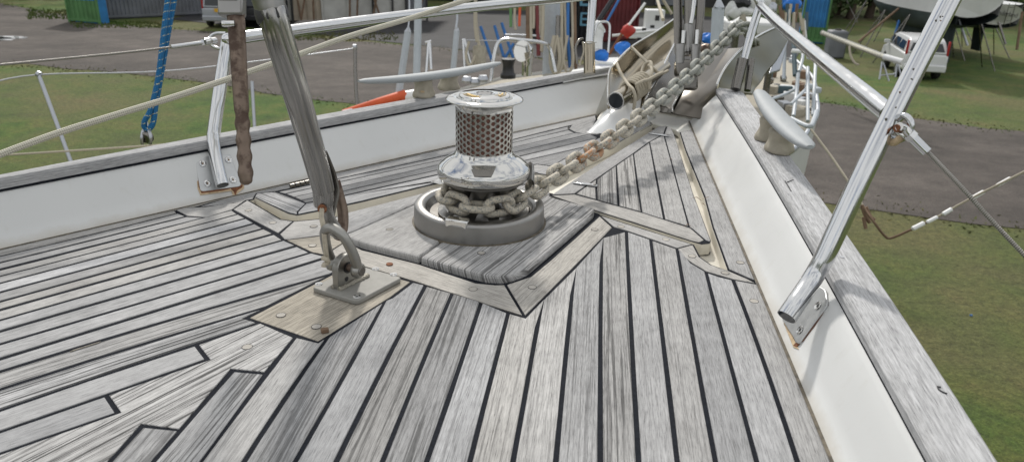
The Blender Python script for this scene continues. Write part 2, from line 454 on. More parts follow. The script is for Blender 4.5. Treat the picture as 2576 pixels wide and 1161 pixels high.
# --- main region outline (caulk under every plank of the side decks and the frame)
LB = [(-420, 724), (0, 629), (250, 567), (442, 528)]
region([(-900, 838), (-420, 729), (0, 629), (250, 569.5), (440, 528), (455, 522), (520, 518), (585, 509), (620, 500), (706, 550), (741, 555), (805, 549), (862, 541),
        (862, 606), (912, 625), (1051, 661), (1197, 709), (1246, 714), (1272, 713), (1334, 692), (1384, 651), (1508, 540), (1620, 575), (1744, 614),
        (1760, 645), (1789, 665), (1833, 680), (1880, 700), (1907, 712), (1974, 862), (2050, 1036), (2099, 1161), (2250, 1560), (1200, 2400), (-1200, 2400)], deck)

# --- starboard planks
KS = [
 [(358, 1070), (275, 1161)],
 [(586, 930), (455, 1078), (384, 1161)],
 [(744, 845), (673, 934), (566, 1080), (505, 1161)],
 [(825, 845), (775, 912), (684, 1052), (619, 1161)],
 [(968, 755), (873, 930), (736, 1161)],
 [(1071, 716), (978, 894), (849, 1161)],
 [(1138, 735), (1071, 902), (1023, 999), (960, 1161)],
 [(1211, 757), (1140, 967), (1071, 1161)],
 [(1279, 785), (1223, 999), (1182, 1161)],
 [(1364, 751), (1332, 930), (1290, 1161)],
 [(1446, 671), (1421, 918), (1399, 1161)],
 [(1514, 597), (1511, 818), (1512, 1161)],
 [(1576, 580), (1593, 918), (1607, 1161)],
 [(1637, 601), (1672, 886), (1704, 1161)],
 [(1703.5, 624.5), (1753, 902), (1801, 1161)],
 [(1776, 682), (1825, 866), (1905, 1161)],
 [(1844, 702), (1905, 862), (1998, 1161)],
 [(1907, 714), (1974, 864), (2050, 1038), (2099, 1163)],
]
seams = [seam(k, .32) for k in KS]
tops = {2: [(800, 859)], 4: [(985, 748), (1038, 708)], 8: [(1320, 797)], 14: [(1740, 661)], 15: [(1810, 694)]}
tones = [(.82, .6, .1), (.90, .75, .1), (1.0, .3, .3), (.78, .55, .1), (.86, .15, .0), (.74, .62, .35), (.72, .66, .1), (1.0, .35, 0), (1.06, .45, .5), (1.12, .4, .35),
         (.88, .5, .1), (.84, .75, .3), (.98, .2, .1), (.92, .3, .3), (.78, .15, .0), (.97, .12, .0), (.93, .2, .2)]
for i in range(len(seams) - 1):
    a, b = seams[i], seams[i + 1]
    if i == 0: a = [D(358, 1070)] + a[1:]
    if i == 1:
        b = seam([(668, 937), (566, 1080), (505, 1161)], .32)
    if i == 0:
        b = seam([(455, 1079), (384, 1161)], .32)
    pts = a[::-1] + [D(*q) for q in tops.get(i, [])] + (b if i not in (0, 1) else b)
    t, c, wm = tones[i]
    plank(pts, deck, a[-1] - a[0], t, c, wm, gap=.0029)
# --- port planks
PS = [
 ([(440, 529), (250, 570), (0, 629)], 0),
 ([(448, 535), (314.5, 568.7), (0, 639)], 0),
 ([(470, 543.5), (314.5, 582.5), (0, 658)], 0),
 ([(584, 526.5), (518, 546), (314.5, 597), (0, 675)], 0),
 ([(600.5, 537.5), (314.5, 613), (0, 692)], 0),
 ([(620, 548), (314.5, 629), (0, 711)], 0),
 ([(642, 560), (314.5, 649), (0, 733)], 0),
 ([(665, 573), (377, 653), (0, 757)], 0),
 ([(691, 586.5), (377, 673), (0, 779)], 0),
 ([(715.5, 602), (377, 697), (0, 805)], 0),
 ([(748, 616.6), (377, 723), (0, 833)], 0),
 ([(784, 634), (377, 754), (0, 864)], 0),
 ([(826, 645), (377, 785), (0, 900)], 0),
 ([(833, 689), (377, 818), (0, 938)], 0),
 ([(671, 771), (505, 817), (242, 902), (0, 983)], 0),
 ([(655, 810), (493, 866), (225, 954), (0, 1031)], 0),
]
ps = [seam(k, .30) for k, _ in PS]
ends = {3: [], 12: [(880, 661)], 13: [(672, 771)], 14: [(620, 799)], 2: [(518, 545.5)]}
ptones = [(1.06, .05, .5), (.92, .1, .2), (.86, .1, .1), (.92, .05, .4), (.98, .05, .3), (1.18, 0, .0), (.90, .2, .2), (.96, .05, .5), (1.08, .05, .4), (1.02, .15, .05), (1.0, .2, .1),
          (1.03, .2, .1), (.98, .3, .1), (.92, .75, .3), (1.06, 1.0, .1)]
for i in range(len(ps) - 1):
    a, b = ps[i], ps[i + 1]
    if i == 2: b = seam([(518, 546), (314.5, 597), (0, 675)], .30)
    mid = [D(*q) for q in ({3: [], 12: [(880, 661)], 14: [(620, 799)]}.get(i, []))]
    pts = a[::-1] + mid + b
    t, c, wm = ptones[i]
    plank(pts, deck, a[-1] - a[0], t, c, wm, gap=.0039 if i > 5 else .0031)
# caulking bead missing its seam between two planks
mb = MB(); q0, q1 = D(180, 883), D(250, 861); mb.prism(inset([q0 + Vector((-.001, -.002, 0)), q0 + Vector((.001, .002, 0)), q1 + Vector((.001, .002, 0)), q1 + Vector((-.001, -.002, 0))], 0), (0, 0, .0011)); obj('wood_splinter', mb, M['teak'], deck, smooth=False, col=(.8, .4, .9))
# notched planks beside the king plank
plank([D(-380, 1150)] + [D(0, 1031), D(225, 954), D(493, 866), D(521, 902), D(263, 993), D(0, 1084), D(-380, 1222)], deck, D(493, 866) - D(0, 1031), .98, .08, .1, gap=.0028)
plank([D(-380, 1222), D(0, 1084), D(267, 991.5), D(296, 1036), D(0, 1139), D(-380, 1280)], deck, D(267, 991) - D(0, 1084), .86, .08, .0, gap=.0028)
# king plank
plank([D(655, 809), D(493, 866), D(522, 903), D(265, 992), D(296, 1036), D(0, 1139), D(-400, 1290), D(0, 1700), D(170, 1280), D(275, 1161), D(357, 1069), D(452, 1082), D(583, 929), D(667, 938), D(743, 847)], deck, D(740, 850) - D(150, 1161), 1.15, 1.0, .3, gap=.0030)
# mounting pad under the shackle plate
plank([D(620, 799), D(833, 689), D(880, 662), D(1038, 707), D(985, 747), D(800, 860)], deck, D(985, 747) - D(800, 860), 1.0, .35, .95, gap=.0030)
# frame pieces round the windlass bed
plank([D(816, 641), D(870, 606), D(912, 628), D(1051, 663), D(1197, 711), D(1246, 716), D(1271, 715), D(1317, 792), D(1320, 797), D(1038, 707)], deck, D(1320, 797) - D(1038, 707), 1.10, .1, .89, gap=.0024)
plank([D(1271, 715), D(1334, 694), D(1384, 653), D(1508, 541), D(1543, 572), D(1446, 671), D(1320, 797)], deck, D(1543, 572) - D(1320, 797), 1.08, .35, .89, gap=.0024)
plank([D(1508, 541), D(1620, 576), D(1744, 614), D(1703.5, 624.5), D(1637, 601), D(1576, 580), D(1543, 571)], deck, D(1703, 624) - D(1543, 571), 1.0, .1, .35, gap=.0020)
plank([D(1744, 614), D(1760, 645), D(1789, 665), D(1833, 680), D(1880, 700), D(1905, 713), D(1844, 702), D(1776, 682), D(1740, 661), D(1709, 637), D(1703.5, 624.5)], deck, D(1833, 680) - D(1744, 614), 1.03, .1, .6, gap=.0016)
plank([D(700, 587), D(585, 526.5), D(622, 502), D(706, 551), D(738, 556)], deck, D(585, 526) - D(700, 587), 1.0, .1, .4, gap=.0018)
plank([D(738, 556), D(805, 550), D(862, 542), D(862, 587), D(803, 592), D(727, 601.5), D(714, 601), D(702, 588)], deck, D(862, 587) - D(727, 601), 1.05, .05, .5, gap=.0018)
plank([D(727, 601.5), D(803, 592), D(862, 588), D(872, 605), D(816, 640), D(784, 634), D(716, 602)], deck, D(862, 588) - D(727, 601), 1.05, .3, .9, gap=.0018)
plank([D(584, 526.5), D(518, 546), D(470, 542), D(441, 527), D(455, 523), D(520, 519), D(585, 510), D(620, 501)], deck, D(584, 526) - D(441, 527), 1.0, .05, .4, gap=.0014)
# margin planks along the bulwarks
region([(566, 514), (480, 522), (566, 498), (777, 450.7), (1132, 370), (1302, 331), (1500, 289), (1500, 300), (1458, 312), (1433, 315), (1302, 347), (1132, 387), (845, 449), (691, 480), (645, 485), (637, 499)], deck)
plank([D(566, 513), D(500, 519), D(566, 499), D(777, 451.7), D(838, 437), D(1132, 371), D(1302, 332), D(1498, 289.5), D(1500, 300), D(1458, 311), D(1433, 315), D(1302, 347), D(1132, 387), D(845, 449), D(691, 480), D(645, 485), D(637, 499)], deck, D(1302, 332) - D(566, 498), .95, .25, .2, gap=.0012)
mr = [(1711, 332), (1743, 325), (1762, 370), (1825, 523), (1901, 705), (1880, 697), (1833, 676), (1794, 568.5), (1774, 495), (1726, 378)]
region(mr, deck); plank([D(*q) for q in mr], deck, D(1794, 568) - D(1711, 332), .95, .1, .15, gap=.0014)
# fairing bead at the foot of the starboard bulwark
# --- bow piece with the cowl cut-out
region([(1434, 316), (1455, 304), (1500, 292), (1502, 300), (1492, 320), (1478, 333), (1560, 338), (1600, 318), (1623, 304), (1637, 307), (1640, 312), (1560, 357), (1480, 366), (1434, 335), (1428, 326)], deck)
plank([D(*q) for q in [(1437, 316), (1456, 306), (1498, 293), (1500, 300), (1492, 318), (1478, 333), (1510, 336), (1502, 338), (1470, 337), (1446, 332), (1431, 324)]], deck, D(1498, 293) - D(1437, 316), .9, .3, .2, gap=.0012)

# plugs over the deck screws
def plug(x, y, parent, r=.0062, z=0.0, tone=1.05, nm='plug'):
    c = D(x, y, z)
    mb = MB(); mb.lathe(c, [(0, .0005), (r, .0005), (r, 0)], 20); o = obj(nm, mb, M['teak'], parent, col=(tone, .1, .6))
    mb = MB(); mb.lathe(c, [(r, .0006), (r + .0006, .0006), (r + .0006, 0)], 20); obj('plug_joint', mb, M['caulk'], o)
for x, y in [(707, 792), (796, 821), (622, 872), (1190, 727), (1339, 722), (1562, 570), (1496, 577), (1675, 602), (1741, 644), (1824, 686), (789, 569), (686, 560), (625, 529), (786, 617), (1897, 757), (1862, 660)]:
    plug(x, y, deck)
mb = MB(); mb.box(D(817, 830, .003), (.010, .007, .006), Matrix.Rotation(.4, 3, 'Z')); obj('wood_chip', mb, M['wood_brown'], deck, bevel=.001)
mb = MB(); mb.lathe(D(980, 664, .0012), [(0, .001), (.0055, .001), (.0055, -.001)], 14); obj('rusty_screw', mb, M['rust'], deck)

# --- windlass bed : three thick boards
bed = thing('windlass_bed', 'raised weathered teak boards under the windlass with a cracked front edge', 'wooden base', D(1200, 560))
ZB = .0095
mb = MB(); mb.prism([D(x, y, -.004) for x, y in [(862, 592), (914, 629), (1051, 664), (1197, 712), (1246, 717), (1271, 716), (1334, 695), (1384, 654), (1509, 542), (1500, 512), (1384, 485), (868, 552)]], (0, 0, -.003)); obj('bed_sealant', mb, M['caulk'], bed, smooth=False)
def board(px, direc, tone, coarse, warm, gap=.0007):
    return plank([D(x, y, ZB) for x, y in px], bed, D(*direc[1]) - D(*direc[0]), tone, coarse, warm, gap=gap, z=ZB, th=.030, name='board', bev=.0055)
board([(868, 533), (1067, 482), (1290, 425), (1345, 436), (1380, 455), (1200, 470), (1057, 505), (894, 577), (868, 587)], ((894, 575), (1057, 503)), 1.0, .1, .2)
board([(868, 589), (894, 579), (1057, 507), (1140, 490), (1250, 520), (1110, 604), (1053, 645), (1046, 644), (985, 629), (912, 610), (873, 597)], ((894, 575), (1057, 503)), 1.04, .15, .35)
board([(1253, 520), (1140, 490), (1250, 470), (1382, 458), (1384, 492), (1400, 497), (1497, 522), (1494, 534), (1384, 627), (1330, 672), (1300, 687), (1262, 694), (1220, 691), (1150, 673), (1060, 648), (1056, 645), (1114, 603)], ((1190, 670), (1300, 590)), 1.02, .75, .25)
for x, y in [(980, 577), (1211, 636)]: plug(x, y, bed, z=ZB)
# --- locker lids
lidR = thing('locker_lid', 'starboard chain locker lid planked in grey teak with two small hinges', 'hatch lid', D(1620, 450))
oR = [(1384, 491), (1501, 414), (1633, 332), (1657, 317), (1675, 315.5), (1690, 323), (1697, 337), (1745, 485.6), (1790, 603), (1787, 610), (1765, 612), (1740, 605), (1501, 530), (1400, 497)]
region(oR, lidR, z=.001, mat='cream_gelcoat', grow=-.0005, name='lid_body')
def lp(px, parent, d, tone=None, coarse=None, warm=None, z=.001, gap=.0021): return plank([D(x, y, z) for x, y in px], parent, D(*d[1]) - D(*d[0]), tone, coarse, warm, gap=gap, z=z, bev=.0008)
lp([(1384, 490.5), (1501, 414), (1633, 332), (1657.5, 317.5), (1678, 316), (1670, 337), (1634, 357), (1593, 386.5), (1550, 416), (1501, 450), (1447, 487)], lidR, ((1384, 490), (1633, 332)), .92, .15, .2)
lp([(1384, 491), (1446, 488), (1617, 534), (1739, 573), (1774, 603), (1760, 610), (1740, 605), (1501, 530), (1402, 497)], lidR, ((1446, 488), (1739, 573)), 1.03, .25, .6)
lp([(1670, 338), (1678, 316), (1690, 323), (1697, 337), (1745, 485.6), (1790, 603), (1787, 608), (1774, 603), (1739, 573), (1733, 570), (1713.5, 500)], lidR, ((1690, 330), (1790, 600)), .98, .1, .2)
I = [[(1447, 487), (1447, 488)], [(1501, 450), (1500, 475), (1501.6, 502)], [(1549.6, 416), (1553, 465), (1556, 517)], [(1593, 386.5), (1603, 460), (1614, 533)], [(1633.6, 357), (1652, 450), (1671, 551)], [(1670, 338), (1701, 450), (1734, 570)]]
it = [(1.0, .4, .4), (.95, .75, .3), (1.0, .8, .4), (.95, .3, .3), (.97, .2, .3)]
for i in range(5):
    a, b = I[i], I[i + 1]
    lp(a[::-1] + b if i else [a[0]] + b, lidR, (b[0], b[-1]), *it[i])
lidL = thing('locker_lid', 'port anchor locker lid of thin grey planks between the windlass and the long bulwark', 'hatch lid', D(1080, 450))
ZL = .004
oL = [(640, 496), (646, 487), (691, 482.6), (845, 451), (1132, 389), (1302, 349), (1433, 317), (1428, 327), (1448, 337), (1485, 341), (1560, 338), (1605, 319), (1623, 304), (1637, 307), (1640, 311), (1560, 357), (1470, 398), (1381, 441), (1355, 437), (1300, 420), (1098, 462), (904, 509), (793, 532), (748, 541), (723, 536)]
region([(x, y - 1.5) for x, y in oL], lidL, z=ZL, body=.024, mat='cream_gelcoat', grow=-.0004, name='lid_body')
L1 = [(698, 481.7), (845, 450), (1132, 388), (1302, 348), (1430, 317)]
L2 = [(717.6, 486.5), (848, 458), (1132, 397), (1302, 356), (1430, 326)]
L3 = [(738.5, 495), (853, 469.6), (1113, 411.5), (1301, 368), (1446.5, 334)]
L4 = [(757, 503.7), (857, 481.7), (1113, 424.5), (1301, 381), (1485, 337)]
L5 = [(769, 510), (861.6, 491.7), (1111, 436), (1302, 394), (1504, 346)]
L6 = [(1098, 440), (1200, 424), (1323, 402), (1472.5, 368)]
Ls = [L1, L2, L3, L4, L5]
for i in range(4):
    lp([q for q in Ls[i]] + Ls[i + 1][::-1], lidL, (Ls[i][1], Ls[i][2]), [.76, .84, .74, .72][i], [.25, .2, .45, .5][i], .1, z=ZL, gap=.0020)
lp([(1113, 437), (1302, 394), (1504, 346), (1472, 368), (1323, 402), (1230, 420)], lidL, ((1302, 394), (1504, 346)), .95, .3, .1, z=ZL, gap=.0014)
lp([(1230, 421), (1323, 402.5), (1472, 369), (1388, 417), (1350, 412), (1290, 425)], lidL, ((1323, 402), (1472, 369)), .75, .6, .1, z=ZL, gap=.0014)
lp([(1290, 426), (1350, 412.5), (1388, 418), (1340, 436), (1300, 430)], lidL, ((1290, 426), (1388, 417)), 1.0, .3, .3, z=ZL, gap=.0014)
lp([(749, 532), (769, 511), (861.6, 493), (1111, 437.5), (1290, 427), (1300, 420), (1098, 459), (904, 506), (793, 529), (749, 538)], lidL, ((861, 493), (1111, 437)), 1.0, .25, .05, z=ZL, gap=.0014)
lp([(640, 494), (646, 485), (691, 481.5), (769, 510.5), (748, 531), (748, 538), (723, 533)], lidL, ((640, 494), (748, 536)), .95, .7, .05, z=ZL, gap=.0011)
lp([(1388, 417), (1472.5, 368), (1504, 347), (1560, 337), (1605, 319), (1623, 304), (1637, 306), (1638, 311), (1560, 355), (1470, 396), (1380, 439), (1355, 435), (1340, 430)], lidL, ((1388, 417), (1504, 347)), .9, .2, .1, z=ZL, gap=.0011)
# --- hinges, latch and handles
def strap_(x0, y0, x1, y1, parent, z=.004, w_=.0055, nm='hinge'):
    a, b = D(x0, y0, z), D(x1, y1, z); d = (b - a); rot = Matrix.Rotation(atan2(d.y, d.x), 3, 'Z')
    mb = MB(); mb.box((a + b) / 2, (d.length, w_ * 2, .0035), rot); o = obj(nm, mb, M['tube_steel'], parent, bevel=.0016)
    for t in (.1, .9):
        mb = MB(); mb.lathe(a.lerp(b, t) + Vector((0, 0, .0018)), [(0, .0012), (.0028, .0008), (.0034, 0)], 12); obj('screw', mb, M['dark_steel'], o)
strap_(1470 - 28, 458, 1502, 467, lidR); strap_(1632, 334, 1684, 342, lidR)
for k in range(4):
    mb = MB(); a, b = D(730 + k * 12.5, 467.5 - k * 3.0, .004), D(740 + k * 12.5, 465.2 - k * 3.0, .004); mb.tube([a, b], .0042, 10); obj('hinge_knuckle', mb, M['dark_steel'], lidL)
mb = MB(); mb.prism([D(1083, 458, .006), D(1112, 448, .006), D(1122, 461, .006), D(1106, 464, .006)], (0, 0, .002)); mb.prism([D(1105, 441, .01), D(1118, 438, .01), D(1124, 447, .01), D(1110, 449, .01)], (0, 0, .012)); obj('latch', mb, M['polished_steel'], lidL, bevel=.001)
# dark drain opening and dry leaves in the starboard gutter
mb = MB(); c = D(1765, 632, -.022); mb.lathe(c, [(0, 0), (.016, 0)], 20); obj('drain_hole', mb, M['black_plastic'], deck)
LFN = [0]
for (x, y, s) in [(1767, 500, .012), (1772, 512, .01), (1765, 505, .014), (1740, 570, .008), (1690, 400, .008), (1705, 440, .01)]:
    mb = MB(); c = D(x, y, .002); a_ = rng.uniform(0, 6)
    mb.tube([c, c + Vector((cos(a_) * s, sin(a_) * s, .004)), c + Vector((cos(a_ + .6) * s * 1.7, sin(a_ + .6) * s * 1.7, .001))], [.0006, .0014, .0003], 5, flat=(1, .3)); tag(obj('dry_leaf', mb, M['wood_brown'], None, org=c), ['curled brown leaf scrap halfway down the starboard lid gutter', 'dry leaf scrap lowest of the gutter cluster', 'dry twig-like leaf scrap at the left of the gutter cluster', 'small brown leaf crumb near the lower right corner of the starboard lid', 'leaf crumb on the planks of the starboard lid near its top', 'leaf crumb on the upper right edge plank of the starboard lid'][LFN[0]], 'leaf'); LFN[0] += 1
simple('sealant_dark', (.10, .085, .06), .7, var=.6, nscale=60)
# ================================================================== bulwarks, cap rails, hull
HB = .082; HC = .104
def resamp(pts, n):
    L = [0]
    for a, b in zip(pts, pts[1:]): L.append(L[-1] + (b - a).length)
    out = []
    for i in range(n):
        t = L[-1] * i / (n - 1); k = 0
        while k < len(L) - 2 and L[k + 1] < t: k += 1
        f = (t - L[k]) / max(1e-9, L[k + 1] - L[k]); out.append(pts[k].lerp(pts[k + 1], f))
    return out
def smooth(pts, it=2):
    for _ in range(it):
        pts = [pts[0]] + [(pts[i - 1] + pts[i] * 2 + pts[i + 1]) / 4 for i in range(1, len(pts) - 1)] + [pts[-1]]
    return pts
def fitline(pts, n=28, deg=3):
    # smooth polynomial through noisy measured points, x and y against chord length
    L = [0]
    for a, b in zip(pts, pts[1:]): L.append(L[-1] + (b - a).length)
    T = [l / L[-1] for l in L]
    import numpy as np
    A = np.vander(T, deg + 1); out = []
    W_ = [1.0] * len(T); 
    cs = [np.linalg.lstsq(A, np.array([p[k] for p in pts]), rcond=None)[0] for k in (0, 1)]
    for i in range(n):
        t = i / (n - 1); out.append(Vector((float(np.polyval(cs[0], t)), float(np.polyval(cs[1], t)), pts[0].z)))
    return out
def side(base_px, top_px, capo_px, label_b, label_c, out, cap_end=None, extend=1.2):
    def ext(w_):
        d = (w_[0] - w_[1]).normalized(); return [w_[0] + d * extend] + w_
    base = ext([D(x, y, 0) for x, y in base_px]); top = ext([D(x, y, HB) for x, y in top_px]); capo = ext([D(x, y, HC) for x, y in capo_px])
    base = fitline(base); top = fitline(top); capo = fitline(capo, deg=2 if len(capo_px) < 5 else 3)
    bw = thing('bulwark', label_b, 'bulwark', base[14])
    rows = []
    n = len(base)
    for i in range(n):
        b, t = base[i], top[i]; o = (t - b); o.z = 0
        d = (base[min(i + 1, n - 1)] - base[max(i - 1, 0)]).normalized(); nrm = Vector((-d.y, d.x, 0)) * out
        rows.append([b + Vector((0, 0, -.024)) - nrm * .004, b - nrm * .0035, b + (t - b) * .03 + nrm * .001 , b.lerp(t, .35), b.lerp(t, .7), b.lerp(t, .9), t - Vector((0, 0, .001)) + nrm * .002, t + nrm * .006 + Vector((0, 0, .001)), t + nrm * .05 + Vector((0, 0, .001))])
    mb = MB(); mb.grid(rows); obj('panel', mb, M['gelcoat'], bw, ang=80)
    mb = MB(); mb.grid([[b + Vector((0, 0, .0012)) - nn_ * .0045, b + nn_ * .004 + Vector((0, 0, .0016))] for b, nn_ in [(base[i], Vector((-(base[min(i + 1, n - 1)] - base[max(i - 1, 0)]).normalized().y, (base[min(i + 1, n - 1)] - base[max(i - 1, 0)]).normalized().x, 0)) * out) for i in range(n)]])
    obj('sealant_bead', mb, M['sealant_dark'], bw)
    cp = thing('cap_rail', label_c, 'cap rail', top[14])
    cin = [t + Vector((0, 0, .0045)) for t in top]
    rows = []; brow = []
    cr = resamp(cin, 40); co = resamp(capo, 40)
    for i in range(40):
        a, b = cr[i], co[i]; w_ = b - a; w_.z = 0; wn = w_.normalized(); w_ = w_.length
        z0, z1 = HB + .0045, HC
        rows.append([a + wn * .006, a, a + Vector((0, 0, (z1 - z0) * .55)) - wn * .001, Vector((a.x, a.y, z1 - .003)) + wn * .003, Vector((a.x, a.y, z1)) + wn * .008,
                     Vector((a.x, a.y, z1 + .001)) + wn * w_ * .5, Vector((b.x, b.y, z1)) - wn * .006, Vector((b.x, b.y, z1 - .004)) - wn * .001, Vector((b.x, b.y, z0)), Vector((b.x, b.y, z0)) - wn * .01])
        brow.append([Vector((a.x, a.y, HB)) + wn * .0015, Vector((a.x, a.y, z0 + .001)) + wn * .0015, Vector((b.x, b.y, z0 + .001)) - wn * .004, Vector((b.x, b.y, HB)) - wn * .004])
    for (i0, i1, nm) in [(0, 39, 'rail_plank')]:
        mb = MB(); mb.grid(rows[i0:i1 + 1])
        mb.add(rows[i1], [list(range(10))]); mb.add(rows[i0], [list(range(10))[::-1]])
        obj(nm, mb, M['teak'], cp, ang=30, col=(1.2 if out < 0 else 1.05, .22, .0))
    mb = MB(); mb.grid(brow); obj('sealant', mb, M['caulk'], cp)
    return base, top, capo, cin
LBpx = [(-420, 724), (0, 628), (250, 568), (442, 526), (566, 497), (777, 450), (1132, 369.5), (1302, 330), (1498, 288)]
LTpx = [(-420, 570), (0, 482), (265, 428), (377, 409.5), (594, 365), (806, 325), (1036, 284), (1143, 262.5), (1280, 236), (1449, 203), (1535, 187)]
LCpx = [(-420, 524), (0, 437), (83, 420), (349, 371), (594, 326), (735, 300), (1020, 252), (1200, 221), (1319, 199), (1440, 180)]
RBpx = [(2230, 1500), (2099, 1161), (2050, 1036), (1974, 862), (1907, 709), (1825, 523), (1762, 370), (1743, 325), (1735, 305)]
RTpx = [(2445, 1400), (2325, 1161), (2248, 1015), (2167.5, 874), (2083, 720), (1975, 522), (1922, 437), (1850, 314), (1800, 239)]
RCpx = [(2660, 1400), (2534, 1161), (2366, 918), (2208, 692), (2101, 544), (1993, 393), (1904, 272), (1872, 232)]
Lb, Lt, Lc, Lci = side(LBpx, LTpx, LCpx, 'long white port bulwark rising behind the windlass', 'grey teak cap rail along the port bulwark, one cleat on it', 1)
Rb, Rt, Rc, Rci = side(RBpx, RTpx, RCpx, 'sunlit white starboard bulwark at the right of the deck', 'wide pale teak cap rail along the starboard bulwark', -1)
# white topsides below the cap rails
hl = thing('yacht_hull', 'white hull of the yacht under the teak cap rails', 'yacht hull', (.1, 1.4, -1))
for c_, s_ in ((Lc, 1), (Rc, -1)):
    rows = []
    for i, q in enumerate(c_):
        d = (c_[min(i + 1, len(c_) - 1)] - c_[max(i - 1, 0)]).normalized(); nn_ = Vector((-d.y, d.x, 0)) * s_
        q0 = Vector((q.x, q.y, HB)) - nn_ * .012; rows.append([q0, q0 - nn_ * .02 - Vector((0, 0, .12)), q0 - nn_ * .09 - Vector((0, 0, .6)), q0 - nn_ * .22 - Vector((0, 0, 1.5)), q0 - nn_ * .5 - Vector((0, 0, 2.3))])
    mb = MB(); mb.grid(rows); obj('topside', mb, M['gelcoat'], hl, ang=80)
# bow end of the port bulwark: platform and end face
z1 = HB + .0052
pp = [D(1416, 207, z1), D(1460, 198, z1), D(1535, 186, z1), D(1530, 172, z1), D(1490, 168, z1), D(1440, 176, z1)]
mb = MB(); mb.prism([Vector((q.x, q.y, HB + .006)) for q in pp], (0, 0, -.004)); 
q0, q1 = Lt[-1], Lb[-1]
mb2 = MB(); mb2.grid([[q0 + Vector((0, 0, .0005)), q0.lerp(q1, .5), q1, q1 - Vector((0, 0, .02))], [q0 + Vector((.02, .07, .0005)), q0.lerp(q1, .5) + Vector((.03, .08, 0)), q1 + Vector((.05, .10, 0)), q1 + Vector((.05, .10, -.02))]])
dk = thing('bow_platform', 'white corner platform with a steel pole socket at the bow end of the port bulwark', 'bow platform', (q0.x, q0.y, 0))
obj('platform_top', mb, M['gelcoat'], dk, bevel=.002); obj('end_face', mb2, M['gelcoat'], dk)
# starboard bulwark end face
q0, q1 = Rt[-1], Rb[-1]
mb2 = MB(); mb2.grid([[q0, q1, q1 - Vector((0, 0, .02))], [q0 + Vector((.10, .03, 0)), q1 + Vector((.09, .06, 0)), q1 + Vector((.09, .06, -.02))]]); obj('end_face', mb2, M['gelcoat'], bpy.data.objects['bulwark.001'])
# bow well floor
fl = MB(); fl.prism([D(x, y, -.004) for x, y in [(1555, 350), (1500, 300), (1520, 268), (1560, 262), (1660, 276), (1700, 284), (1762, 294), (1745, 330), (1712, 334), (1697, 325), (1640, 309)]], (0, 0, -.016))
obj('bow_well_floor', fl, M['floor_white'], deck, bevel=.003)
mb = MB(); mb.tube([D(1640, 275, .0), D(1665, 279, .0), D(1700, 285, .0), D(1730, 290, 0), D(1762, 295, .0)], .0035, 6); obj('sealant_bead', mb, M['sealant'], deck)
# white cowl over the spurling opening
cw = thing('cowl', 'smooth white half-dome cowl at the foot of the port bulwark by the chain', 'cowl', D(1540, 330))
B_ = [D(1478, 333), D(1530, 336), D(1585, 322), D(1612, 300)]
rows = []
c0 = D(1545, 330); ax = (D(1600, 285) - D(1480, 333)); ax.z = 0
left = D(1477, 333); right = D(1592, 333 - 8); backL = D(1525, 268); 
n = 20
def cowlpt(t, s):    # t across, s up/back
    a = D(1474, 334).lerp(D(1575, 338), t); b_ = D(1524, 294).lerp(D(1650, 297), t)
    h = sin(pi * t) ** .6
    base = a.lerp(b_, s)
    return base + Vector((0, 0, .070 * h * sin(min(1, s * 1.0) * pi / 2) ** .75))
rows = [[cowlpt(i / n, j / 10) for j in range(11)] for i in range(n + 1)]
mb = MB(); mb.grid(rows); obj('shell', mb, M['white_plastic'], cw, ang=80)

# ================================================================== windlass
WC = Vector((-.053, 1.261, 0)); wz = lambda z: WC + Vector((0, 0, z))
wl = thing('windlass', 'polished vertical anchor windlass with a perforated capstan drum and chain round it', 'windlass', WC + Vector((0, 0, ZB)))
bc = WC + Vector((-.0075, .002, 0))
mb = MB(); mb.lathe(bc, [(.1195, ZB - .004), (.1190, ZB + .006), (.1175, .0390), (.1168, .0420), (.1155, .0436), (.1035, .0446), (.1015, .0438), (.097, .0395), (.094, .034), (.090, .027), (0, .027)], 96)
obj('base_ring', mb, M['satin_steel'], wl, ang=50)
mb = MB(); mb.lathe(WC, [(0, .028), (.079, .028), (.0825, .030), (.0828, .0325), (.080, .0345), (.06, .037), (.045, .05), (.042, .065), (.045, .08), (0, .08)], 72); obj('gypsy_lower_disc', mb, M['satin_steel'], wl, ang=40)
for k in range(10):
    a = -pi / 2 + k * 2 * pi / 10; e = Vector((cos(a), sin(a), 0)); t_ = Vector((-sin(a), cos(a), 0))
    mb = MB(); 
    b0 = wz(.035) + e * .070
    mb.add([b0 + t_ * .013, b0 - t_ * .013, wz(.035) + e * .045 - t_ * .012, wz(.035) + e * .045 + t_ * .012, wz(.056) + e * .050, wz(.062) + e * .04], [(0, 1, 4), (1, 2, 5, 4), (3, 0, 4, 5), (2, 3, 5)])
    obj('gypsy_tooth', mb, M['satin_steel'], wl, ang=20)
    mb = MB(); b0 = wz(.0885) + e * .070
    mb.add([b0 + t_ * .013, b0 - t_ * .013, wz(.0885) + e * .045 - t_ * .012, wz(.0885) + e * .045 + t_ * .012, wz(.068) + e * .052, wz(.064) + e * .04], [(1, 0, 4), (2, 1, 4, 5), (0, 3, 5, 4), (3, 2, 5)])
    obj('gypsy_tooth', mb, M['satin_steel'], wl, ang=20)
mb = MB(); mb.lathe(WC, [(.04, .082), (.066, .0865), (.0745, .0905), (.0755, .093), (.072, .095)], 72); obj('gypsy_upper_disc', mb, M['satin_steel'], wl, ang=40)
mb = MB(); mb.lathe(WC, [(.070, .0955), (.078, .0958), (.0812, .0968), (.0826, .099), (.0828, .1105), (.0824, .1125), (.0812, .1146), (.0790, .1172), (.0735, .1218), (.067, .1264), (.0602, .1307), (.0550, .1345), (.0525, .1385), (.0508, .1425), (.050, .1435)], 96); obj('clutch_bell', mb, M['chrome'], wl, ang=50)
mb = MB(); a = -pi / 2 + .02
mb2 = []
